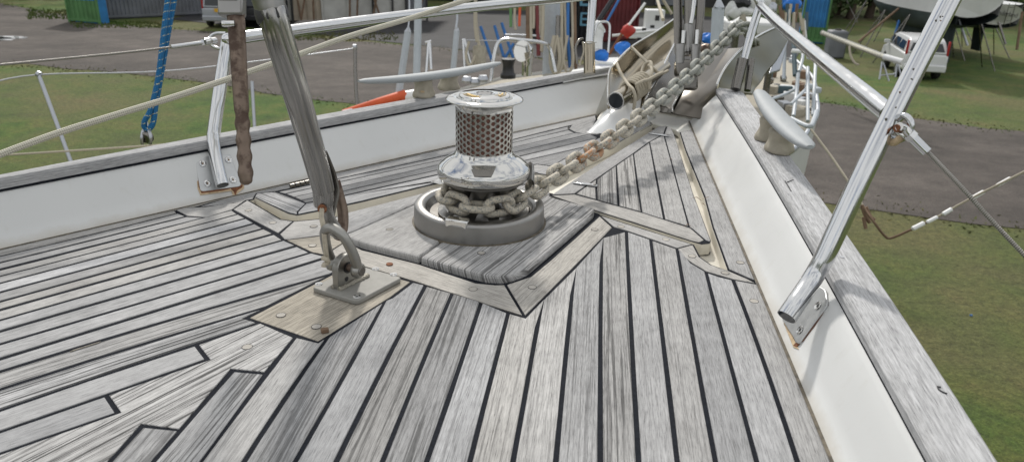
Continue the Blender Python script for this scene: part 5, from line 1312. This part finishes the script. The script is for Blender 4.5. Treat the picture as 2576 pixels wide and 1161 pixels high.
tx = text('Wonderland', .26, Vector((0, 0, 0)), Matrix.Identity(3), M['dark_shed'], None, 'transom_name', .004); tx.parent = tr
tx.matrix_basis = Matrix.Translation((0, -4.32, 1.95)) @ Matrix.Rotation(pi / 2, 4, 'X') @ Matrix.Shear('XY', 4, (.25, 0))
for s_ in (-1, 1):
    mb = MB(); mb.tube([(.22 + s_ * .13, -4.36, 2.35), (.22 + s_ * .13, -4.34, 1.5)], .014, 6); q = obj('ladder_rail', mb, M['dark_steel'], None); q.parent = tr
for k in range(3):
    mb = MB(); mb.tube([(.09, -4.36, 2.2 - k * .26), (.35, -4.36, 2.2 - k * .26)], .012, 6); q = obj('ladder_rung', mb, M['dark_steel'], None); q.parent = tr
hull(G(2110, 66) + Vector((0, 3.5, .2)), radians(160), 9.0, 3.0, 1.0, 1.2, 'white yacht with a maroon underbody beside the blue container', 'hull_white', 'antifoul_red')
# props, timber and clutter below the hulls
for i, (x0, y0, x1, y1, dep, mt) in enumerate([(2376, 100, 2408, 45, 29, 'wood_brown'), (2434, 115, 2412, 50, 28, 'alloy'), (2558, 125, 2572, 30, 27, 'wood_brown'), (2160, 105, 2280, 6, 29, 'wood_brown'), (2530, 112, 2512, 55, 28, 'dark_steel'), (2245, 108, 2262, 52, 29, 'blue_paint')]):
    q = P(x0, y0, dep); mb = MB(); mb.tube([q, P(x1, y1, dep)], .045, 8); tag(obj('prop', mb, M[mt], None, org=q), ['brown timber shore leaning under the big white yacht, right of its keel', 'pale prop pole under the left end of the named transom yacht', 'brown shore at the far right of the transom yacht', 'long pale timber leaning up against the middle yacht', 'thin dark prop pole under the named transom', 'blue prop pole just above the white car roof'][i], 'prop', 'props under the yachts ashore')

# trees behind the yard
def tree(loc, h, rad, label, seed, n=900, name='tree', cat='tree', trunk=True):
    r_ = random.Random(seed); t = thing(name, label, cat, loc); base = Vector(loc)
    cl = [(base + Vector((r_.gauss(0, rad * .45), r_.gauss(0, rad * .4), h * r_.uniform(.35, .95))), rad * r_.uniform(.25, .5)) for _ in range(14)]
    mb = MB()
    for c_, rr_ in cl:
        for k in range(n // 14):
            d_ = Vector((r_.gauss(0, 1), r_.gauss(0, 1), r_.gauss(0, 1))).normalized() * rr_ * r_.uniform(.5, 1.05); p = c_ + d_; s_ = r_.uniform(.10, .24)
            a = Vector((r_.gauss(0, 1), r_.gauss(0, 1), r_.gauss(0, 1))).normalized(); b_ = a.orthogonal().normalized(); e = a.cross(b_)
            mb.add([p + b_ * s_, p + e * s_ * .6, p - b_ * s_, p - e * s_ * .6], [(0, 1, 2, 3)])
    obj('crown', mb, M['foliage'], t, smooth=False)
    if trunk:
        mb = MB(); mb.tube([base, base + Vector((.1, 0, h * .3)), base + Vector((.2, .1, h * .75))], [rad * .12, rad * .09, rad * .03], 10)
        for c_, rr_ in cl[:6]: mb.tube([base + Vector((.1, 0, h * .35)), c_], [rad * .05, rad * .015], 6)
        obj('trunk', mb, M['bark'], t)
for i, (x, y, h, rd, lb_) in enumerate([(2190, 62, 4.0, 2.2, 'dense green bush between the maroon-bottomed yacht and the big dark-bottomed one'), (2150, 50, 5.5, 2.6, 'taller pale green bush behind the maroon-bottomed yacht'), (2280, 48, 6, 3.0, 'dark bush behind the keel of the big yacht'), (2480, 40, 7, 3.6, 'tree behind the yacht with a name on its transom'), (2600, 40, 8, 4, 'tree at the far right edge behind the yachts'), (2400, 66, 2.6, 2.2, 'low dark scrub behind the white car and the big keel'), (2570, 74, 3.0, 2.6, 'dark scrub at the right edge behind the named transom'), (2130, 78, 2.2, 1.6, 'low scrub at the foot of the maroon-bottomed yacht'), (2240, 60, 3.4, 2.4, 'dark thicket directly behind the bow of the big dark-bottomed yacht'), (2330, 58, 3.2, 2.6, 'dark thicket behind the keel of the big yacht, above the white car roof'), (2450, 60, 3.2, 2.4, 'dark thicket left of the named transom')]):
    tree(G(x, y) + Vector((0, 3, 0)), h, rd, lb_, 20 + i)
mb = MB(); rg_ = random.Random(9)
for k in range(1100):
    x, y = rg_.choice([(rg_.uniform(70, 180), rg_.uniform(26, 50)), (rg_.uniform(700, 1000), rg_.uniform(84, 104)), (rg_.uniform(180, 420), rg_.uniform(56, 72))]); q = G(x, y); h = rg_.uniform(.05, .16)
    mb.add([q - Vector((.04, 0, 0)), q + Vector((.04, 0, 0)), q + Vector((rg_.gauss(0, .08), 0, h))], [(0, 1, 2)])
tag(obj('weeds', mb, M['grass'], smooth=False), 'taller green weeds in front of the containers', 'weeds', kind='stuff')

# ================================================================== yacht alongside to port
ny = thing('neighbouring_yacht', 'grey-masted yacht lying beyond the port bulwark, seen by its deck gear', 'yacht', P(1300, 210, 7))
def nt_(p, r, nm, mat='alloy', par=ny, n=5, seg=10, flat=None):
    mb = MB(); mb.tube(bez([P(*q) for q in p], n), r, seg, flat=flat); return obj(nm, mb, M[mat], par)
zt = -.92
def ND(x, y): return D(x, y, zt)
def ringhull(outline, z0, parent, keel_mat='antifoul_red', top='hull_white', deckm='cover_canvas'):
    c_ = Vector((0, 0, 0))
    for p in outline: c_ += p
    c_ /= len(outline)
    rings = [(1.0, z0 + .03), (1.01, z0 - .05), (.96, z0 - .4), (.84, z0 - .8), (.60, z0 - 1.15), (.34, z0 - 1.45), (.10, z0 - 1.65)]
    rows = [[Vector((c_.x + (p.x - c_.x) * k, c_.y + (p.y - c_.y) * k, z)) for p in outline + [outline[0]]] for k, z in rings]
    mb = MB(); mb.grid(rows[:4]); obj('topside', mb, M[top], parent, ang=60)
    mb = MB(); mb.grid(rows[3:]); obj('underwater_hull', mb, M[keel_mat], parent, ang=60)
    mb = MB(); mb.prism([Vector((p.x, p.y, z0)) for p in outline], (0, 0, -.02)); obj('deck', mb, M[deckm], parent, smooth=False)
    mb = MB(); mb.box(Vector((c_.x, c_.y, (z0 - 1.5 + GZ) / 2)), (.14, .7, z0 - 1.5 - GZ), Matrix.Rotation(-.9, 3, 'Z')); obj('keel', mb, M[keel_mat], parent, bevel=.08)
ringhull([ND(150, 424), ND(400, 376), ND(640, 334), ND(900, 284), ND(1120, 240), ND(1260, 200), ND(1400, 182), ND(1560, 168), ND(1610, 176), ND(1570, 240), ND(1300, 330), ND(900, 440), ND(400, 560), ND(120, 560)], zt, ny)
mb = MB(); mb.prism([P(x, y, d) - Vector((0, 0, .05)) for x, y, d in [(1485, 152, 5.7), (1600, 150, 5.7), (1610, 128, 6.8), (1490, 132, 6.8)]], (0, 0, -.42)); obj('coachroof', mb, M['hull_white'], ny, bevel=.03)
nt_([(1391, -40, 7), (1390, 60, 7), (1386, 190, 7)], .083, 'mast', 'bar_grey', seg=24)
nt_([(1052, -40, 6), (1051, 80, 6), (1048, 192, 6)], .031, 'pole', 'bar_grey', seg=16)
nt_([(97, 188, 4.6), (135, 290, 4.6), (180, 412, 4.6)], .0125, 'stanchion'); nt_([(94, 185, 4.6), (101, 189, 4.6)], .02, 'stanchion_cap')
nt_([(634, 205, 5.2), (641, 330, 5.2)], .012, 'stanchion')
nt_([(893, 120, 5.6), (894, 190, 5.6), (898, 262, 5.6)], .014, 'stanchion', 'dark_steel'); nt_([(889, 119, 5.6), (897, 119, 5.6)], .022, 'stanchion_cap')
nt_([(-40, 213, 4.4), (97, 188, 4.6), (400, 180, 4.9), (640, 155, 5.2), (893, 122, 5.6)], .0045, 'guard_wire')
nt_([(-20, 392, 4.2), (200, 378, 4.4), (470, 360, 4.8)], .006, 'guard_wire', 'rope_tan')
for p in ([(1078, 104, 6), (1072, 185, 6)], [(1081, 106, 6), (1085, 175, 6)], [(1070, 108, 6), (1085, 104, 6)], [(1165, 98, 6.2), (1170, 185, 6.2)], [(1168, 98, 6.2), (1185, 160, 6.2)]): nt_(p, .012, 'stanchion', 'tube_steel')
nt_([(1160, 101, 6.2), (1290, 104, 6.6)], .004, 'guard_wire')
nt_([(1235, 205, 6.4), (1241, 153, 6.4), (1251, 112, 6.4), (1270, 100, 6.4), (1310, 101, 6.4), (1365, 108, 6.5), (1383, 122, 6.6), (1397, 182, 6.6)], .017, 'safety_rail', 'tube_steel', n=8)
nt_([(1270, 88, 6.8), (1340, 90, 6.8), (1366, 94, 6.8)], .010, 'safety_rail')
wb = P(1278, 196, 6.3); mb = MB(); mb.lathe(wb, [(.0, 0), (.065, 0), (.066, .03), (.050, .05), (.045, .10), (.052, .13), (.058, .145), (.058, .16), (0, .162)], 24); obj('winch', mb, M['black_plastic'], ny)
vb = P(1325, 190, 6.5); mb = MB(); mb.tube(bez([vb, vb + Vector((0, 0, .12)), vb + Vector((.0, -.02, .20)), vb + Vector((-.05, -.08, .22))], 6), [.045] * 6 + [.05] * 6 + [.06, .07, .08, .085, .09, .092, .09], 20); obj('cowl_vent', mb, M['chrome'], ny)
nt_([(1206, 118, 6.2), (1206, 168, 6.2)], .055, 'fender', 'cover_canvas', seg=14); nt_([(1206, 118, 6.2), (1198, 60, 6.2), (1197, -20, 6.2)], .012, 'fender_rope', 'rope_tan')
for x0, y0, x1, y1 in [(1209, 67, 1238, 153), (1244, 65, 1267, 143), (1262, 58, 1291, 146), (1292, 110, 1268, 150)]:
    nt_([(x0, y0, 9), (x1, y1, 9)], .018, 'blue_prop', 'blue_paint')
for x, y0, y1, c_ in [(1284, 20, 68, 'container_green'), (1297, 20, 75, 'rope_tan'), (1309, 18, 66, 'orange_cover'), (1328, 16, 175, 'wood_brown'), (1335, 16, 110, 'rope_tan'), (1342, 16, 72, 'rope_tan'), (1350, 14, 140, 'container_red'), (1357, 14, 90, 'cover_canvas'), (1366, 14, 130, 'rope_tan'),
                      (1414, 8, 175, 'rope_tan'), (1420, 8, 150, 'cover_canvas'), (1430, 5, 170, 'blue_paint'), (1438, 5, 178, 'rope_tan'), (1446, 0, 178, 'wood_brown'), (1404, 70, 185, 'dark_steel')]:
    nt_([(x, y0 - 30, 6.8), (x + random.uniform(-3, 3), (y0 + y1) / 2, 6.8), (x + random.uniform(-5, 5), y1, 6.8)], random.uniform(.012, .02), 'hanging_line', c_)
for k in range(5):
    x = random.uniform(1390, 1440); nt_([(x, 90, 6.7), (x - 10, 150, 6.7), (x + 2, 185, 6.7), (x + 14, 150, 6.7), (x + 8, 95, 6.7)], .012, 'rope_coil', 'rope_tan')
nt_([(1180, 105, 6.1), (1172, 140, 6.1), (1182, 165, 6.1), (1196, 140, 6.1)], .010, 'rope_coil', 'rope_tan')
nt_([(1140, -20, 5.8), (1150, 40, 5.8), (1147, 72, 5.8)], .010, 'shroud'); nt_([(1029, -20, 5), (1030, 40, 5), (1026, 76, 5)], .006, 'shroud'); nt_([(1196, -20, 6), (1195, 60, 6), (1200, 105, 6)], .012, 'shroud', 'rope_tan')
for x, y in [(1175, 208), (1195, 212), (1215, 205)]:
    mb = MB(); mb.lathe(P(x, y, 6), [(0, 0), (.04, 0), (.045, .02), (.03, .05), (0, .052)], 16); obj('deck_fitting', mb, M['alloy'], ny)
# turnbuckle covers standing outside the cap rail
def capped(p0, p1, r, label, seg=16):
    t = thing('shroud_cover', label, 'rigging cover', P(*p0)); a, b = P(*p0), P(*p1); d_ = (b - a).normalized()
    mb = MB(); mb.tube([a, b], r, seg); obj('cover_tube', mb, M['bar_grey'], t)
    mb = MB(); mb.lathe(b, [(r * 1.05, -.002), (r * 1.05, .004), (r * .25, r * 1.6), (0, r * 1.6)], seg, axis=d_); obj('pointed_cap', mb, M['alloy'], t)
capped((1000, 256, 6.3), (1026, 82, 6.3), .030, 'pale grey pointed rigging cover crossing behind the port cleat horn')
capped((1136, 222, 6.9), (1149, 80, 6.9), .027, 'pale grey pointed rigging cover right of the tall grey pole')
capped((1800, 150, 3.2), (1807, 22, 3.2), .027, 'square-looking grey pointed post standing beside the forestay straps', 4)
of = thing('orange_cover', 'orange padded roll with white ends lying just outside the port cap rail', 'padded roll', P(940, 262, 6.2))
nt_([(862, 283, 6.1), (914, 268, 6.15), (966, 253, 6.2), (1018, 239, 6.3)], [.022 + .022 * i / 15 for i in range(16)], 'roll', 'orange_cover', of, seg=16)
nt_([(1016, 243, 6.3), (1060, 236, 6.35)], .046, 'white_end', 'white_plastic', of, seg=14); nt_([(862, 281, 6.0), (886, 276, 6.0)], .011, 'white_tip', 'white_plastic', of)
# clutter beyond the bow on the port side
def blob(c, dx, dz, mat, nm, label, cat, seed=0, dy=None, par=None, group=None):
    r_ = random.Random(seed); mb = MB(); rows = []
    for i in range(9):
        ph = pi * i / 8; rows.append([Vector((sin(ph) * cos(th) * dx * (1 + .25 * sin(3 * th + seed + i)), sin(ph) * sin(th) * (dy or dx * .7) * (1 + .2 * sin(4 * th + i)), cos(ph) * dz * (1 + .2 * sin(2 * th + seed)))) + c for th in [2 * pi * k / 16 for k in range(17)]])
    mb.grid(rows); o = obj(nm, mb, M[mat], par, org=c if par is None else None, ang=60)
    return tag(o, label, cat, group) if par is None else o
blob(P(1513, 141, 6), .062, .045, 'tarp_blue', 'tarp_bundle', 'crumpled bright blue tarp bundle right of the steel pole socket', 'tarp', 1)
blob(P(1569, 122, 6.3), .07, .050, 'tarp_blue', 'tarp_bundle', 'second blue tarp bundle just above the bronze cheek plate edge', 'tarp', 2)
blob(P(1778, 100, 7), .09, .055, 'tarp_blue', 'tarp_bundle', 'blue tarp bundle between the forestay straps and the pointed post', 'tarp', 3)
blob(P(1990, 10, 12), .15, .14, 'tarp_blue', 'tarp_bundle', 'dark blue tarp hanging beside the blue container top', 'tarp', 4)
blob(P(1579, 78, 8), .075, .07, 'red_paint', 'red_bucket', 'round red buoy above the blue tarps beyond the bow', 'buoy', 5)
blob(P(1828, 148, 3.6), .09, .045, 'car_dark', 'cloth_bundle', 'dark navy cloth bundle behind the anchor chain', 'cloth', 6)
def rod(p0, p1, r, mat, label, cat='pole', nm='pole'):
    mb = MB(); mb.tube([P(*p0), P(*p1)], r, 10); return tag(obj(nm, mb, M[mat], None, org=P(*p0)), label, cat)
rod((1492, 74, 6), (1546, -8, 6), .022, 'car_dark', 'dark navy padded boom sloping up right of the steel pole', 'boom', 'boom')
rod((1526, 56, 7), (1560, -6, 7), .012, 'blue_paint', 'thin bright blue pole right of the dark boom')
rod((1533, 136, 7), (1564, 86, 7), .014, 'rust', 'rust red pole leading up to the round red buoy')
rod((1582, 63, 7), (1623, 8, 7), .012, 'white_plastic', 'thin white pole leaning above the round red buoy')
rod((1496, 156, 5.8), (1552, 162, 5.8), .012, 'white_plastic', 'short white tube lying beneath the blue tarps')
rod((1668, 0, 3), (1690, 36, 3), .006, 'rope_tan', 'tan cord slanting down to the top of the cheek plate', 'cord', 'cord')
rod((1648, -20, 3), (1668, 50, 2.6), .006, 'rope_tan', 'second tan cord beside the cheek plate tip', 'cord', 'cord')
wv = thing('cowl_vent', 'white and chrome cowl vent framed by a small steel rail right of the pole socket', 'vent', P(1503, 125, 6))
nt_([(1500, 126, 6), (1501, 95, 6), (1503, 75, 6), (1512, 66, 6)], [.05] * 6 + [.055] * 5 + [.06] * 5, 'vent', 'white_plastic', wv, seg=16); nt_([(1494, 90, 5.9), (1502, 62, 5.9), (1516, 55, 5.9), (1530, 58, 5.9), (1534, 75, 5.9), (1530, 132, 5.9)], .009, 'rail', 'tube_steel', wv, n=6)
for x, y, w__, h_, lb_ in [(1645, 52, .22, .26, 'white plastic box with dark slots beyond the bow'), (1612, 83, .3, .12, 'low pale crate beside the red buoy'), (1640, 88, .2, .14, 'small white crate just above the cheek plate'), (1700, 90, .2, .1, 'pale tray behind the forestay')]:
    c = P(x, y, 9); t = thing('storage_box', lb_, 'box', c); mb = MB(); mb.box(c, (w__, .2, h_)); obj('box_body', mb, M['hull_white'], t, bevel=.01)
    mb = MB(); mb.box(c + Vector((.02, -.101, .04)), (.05, .01, .06)); mb.box(c + Vector((-.03, -.101, -.06)), (.05, .01, .03)); obj('slot', mb, M['black_plastic'], t)
rod((1540, 90, 8), (1700, 72, 8), .014, 'hull_white', 'long pale rail running behind the red buoy', 'rail', 'rail')
mb = MB(); r_ = random.Random(4)
pl = thing('bow_clutter', 'heap of pale fenders and fittings on a white roofed gantry behind the anchor chain', 'boat gear', P(1870, 20, 6))
for k in range(16):
    x, y = r_.uniform(1836, 1960), r_.uniform(-10, 60); blob(P(x, y, 6), r_.uniform(.03, .07), r_.uniform(.03, .07), r_.choice(['hull_white', 'hull_white', 'cover_canvas', 'alloy', 'car_dark']), 'fitting', None, None, k, par=pl)
for k in range(12):
    x, y = r_.uniform(1960, 2030), r_.uniform(0, 55); nt_([(x, y, 9), (x + r_.uniform(-8, 8), y + 45, 9)], .02, 'hanging_gear', r_.choice(['rope_tan', 'antifoul_blue', 'hull_white', 'wood_brown']), pl)

# ================================================================== yacht alongside to starboard
sy2 = thing('moored_yacht', 'white yacht on the starboard side with a cluttered deck and thin steel rails', 'yacht', P(2000, 300, 4.2))
zd = -.80
def SD(x, y): return D(x, y, zd)
ringhull([SD(1968, 404), SD(2002, 382), SD(2035, 335), SD(2054, 297), SD(2052, 250), SD(2040, 200), SD(1985, 150), SD(1900, 160), SD(1860, 260), SD(1900, 380)], zd, sy2, 'antifoul_blue')
e_ = [SD(1960, 410), SD(2002, 382), SD(2035, 335), SD(2054, 297), SD(2052, 250), SD(2040, 200), SD(1990, 150)]
mb = MB(); mb.tube(bez([p + Vector((0, 0, .035)) for p in e_], 6), .018, 8); obj('toe_rail', mb, M['alloy'], sy2)
def st_(p, r, nm, mat='bar_grey'): return nt_(p, r, nm, mat, sy2, n=5, seg=8)
for p in ([(2008, 185, 4.9), (2003, 240, 4.8), (1996, 292, 4.6)], [(2032, 170, 5), (2032, 305, 4.6)], [(1974, 120, 5.2), (1972, 200, 5.1)], [(2052, 150, 5.4), (2045, 290, 4.8)], [(2010, 180, 5), (2018, 150, 5.1), (2020, 120, 5.2)]): st_(p, .012, 'rail_post')
st_([(1940, 250, 4.7), (1990, 230, 4.9), (2008, 215, 5)], .010, 'deck_rail', 'bar_grey'); st_([(1990, 262, 4.6), (2020, 232, 4.8), (2035, 215, 5)], .010, 'deck_rail', 'bar_grey'); st_([(1990, 298, 4.5), (2035, 318, 4.3), (2048, 300, 4.4), (2054, 280, 4.5)], .014, 'deck_rail', 'bar_grey')
st_([(1992, 128, 5), (2024, 130, 5)], .014, 'deck_rail', 'white_plastic'); st_([(1996, 95, 5.2), (2000, 190, 5)], .016, 'hanging_line', 'antifoul_blue')
r_ = random.Random(8)
for k in range(26):
    x = r_.uniform(1930, 2045); y = r_.uniform(185, 300); c = SD(x, y) + Vector((0, 0, .03)); mb = MB(); mb.box(c, (r_.uniform(.03, .14), r_.uniform(.03, .14), r_.uniform(.02, .09)), Matrix.Rotation(r_.uniform(0, 3), 3, 'Z')); obj('deck_fitting', mb, M[r_.choice(['alloy', 'hull_white', 'cover_canvas', 'dark_steel', 'wood_brown', 'antifoul_blue'])], sy2, bevel=.006)
for x, y in [(2031, 180), (2027, 262), (1986, 190), (2048, 272)]:
    mb = MB(); mb.lathe(SD(x, y) + Vector((0, 0, .15)), [(0, -.03), (.03, -.02), (.035, 0), (.03, .02), (0, .03)], 12); obj('shackle_block', mb, M['bar_grey'], sy2)
cbn = P(1900, 66, 6); mb = MB(); mb.box(cbn + Vector((.02, .3, -.03)), (.40, .5, .10)); obj('wheelhouse_roof', mb, M['hull_white'], pl, bevel=.02)
for dx, dy in ((-.12, .1), (.20, .1), (-.12, .5), (.20, .5)):
    mb = MB(); q = cbn + Vector((dx, dy, -.08)); mb.tube([q, Vector((q.x, q.y, GZ))], .03, 8); obj('gantry_leg', mb, M['dark_steel'], pl)
# trestle and striped pole on the grass
tw = thing('trestle', 'thin grey metal trestle standing on the grass left of the white car', 'trestle', G(2240, 196))
for x0, y0, x1, y1 in [(2219, 156, 2212, 200), (2257, 160, 2252, 194), (2222, 158, 2236, 204), (2259, 162, 2268, 196)]:
    mb = MB(); mb.tube([P(x0, y0, 19), P(x1, y1, 19)], .022, 8); obj('leg', mb, M['alloy'], tw)
mb = MB(); mb.tube([P(2213, 190, 19), P(2253, 186, 19)], .018, 8); obj('crossbar', mb, M['alloy'], tw)
sp_ = thing('spar', 'white spar wrapped in rope resting on the trestle beside the white car', 'spar', P(2150, 115, 20))
wtube([(2069, 83, 22), (2120, 103, 21), (2170, 123, 20), (2224, 143, 19)], .055, 'wrapped_part', sp_, 'white_rope', n=8, seg=10); wtube([(2224, 143, 19), (2271, 156, 18.6)], .075, 'bare_end', sp_, 'white_plastic', seg=12)
for k in range(26):
    t = k / 26; p = P(2069 + 155 * t, 83 + 60 * t, 22 - 3 * t); mb = MB(); mb.lathe(p, [(.06, -.03), (.075, 0), (.06, .03)], 10, axis=(P(2224, 143, 19) - P(2069, 83, 22)).normalized()); obj('rope_turn', mb, M['tarp_white'], sp_)
wtube([(2137, 116, 20.5), (2140, 140, 20.4), (2150, 158, 20.3), (2160, 163, 20.2)], .03, 'loose_strap', sp_, 'rope_tan')
mb = MB(); c = G(2108, 150) + Vector((0, .5, .55)); bn = thing('water_tank', 'grey plastic tank standing on the grass under the striped spar', 'tank', c - Vector((0, 0, .55)))
mb.box(c, (.7, .6, 1.1)); obj('tank_body', mb, M['container_grey'], bn, bevel=.08); mb = MB(); mb.lathe(c + Vector((0, 0, .55)), [(.12, -.02), (.12, .06), (0, .06)], 14); obj('cap', mb, M['dark_steel'], bn)
# hanging mooring line on the right
hm = thing('mooring_line', 'slack weathered rope with knots hanging in a V beyond the starboard rail', 'rope', P(2240, 598, 3.2))
nt_([(2040, 325, 3.5), (2090, 392, 3.4), (2136, 460, 3.3), (2172, 520, 3.25)], .0055, 'dark_part', 'rope_tan', hm, n=10)
nt_([(2172, 520, 3.25), (2200, 560, 3.2), (2225, 592, 3.2), (2242, 598, 3.2), (2290, 578, 3.15), (2344, 553, 3.1)], .0055, 'brown_part', 'wood_brown', hm, n=8)
nt_([(2344, 553, 3.1), (2440, 500, 3.0), (2530, 455, 2.9), (2640, 400, 2.8)], .0045, 'grey_part', 'rope_tan', hm, n=8)
for x, y, dx, dy, r1 in [(2310, 568, 16, -8, .010), (2345, 552, 14, -7, .008), (2383, 532, 12, -7, .009), (2460, 490, 16, -9, .009), (2525, 457, 18, -10, .008)]:
    nt_([(x - dx, y - dy, 3.05), (x, y, 3.05), (x + dx, y + dy, 3.05)], [r1 * .4] + [r1] * 9 + [r1 * .4], 'splice', 'white_plastic', hm)
for p in ([(2168, 515, 3.25), (2176, 540, 3.25), (2188, 560, 3.25)], [(2178, 520, 3.25), (2190, 545, 3.25), (2200, 552, 3.25)], [(2172, 545, 3.25), (2178, 575, 3.25)]): nt_(p, .008, 'knot', 'wood_brown', hm)
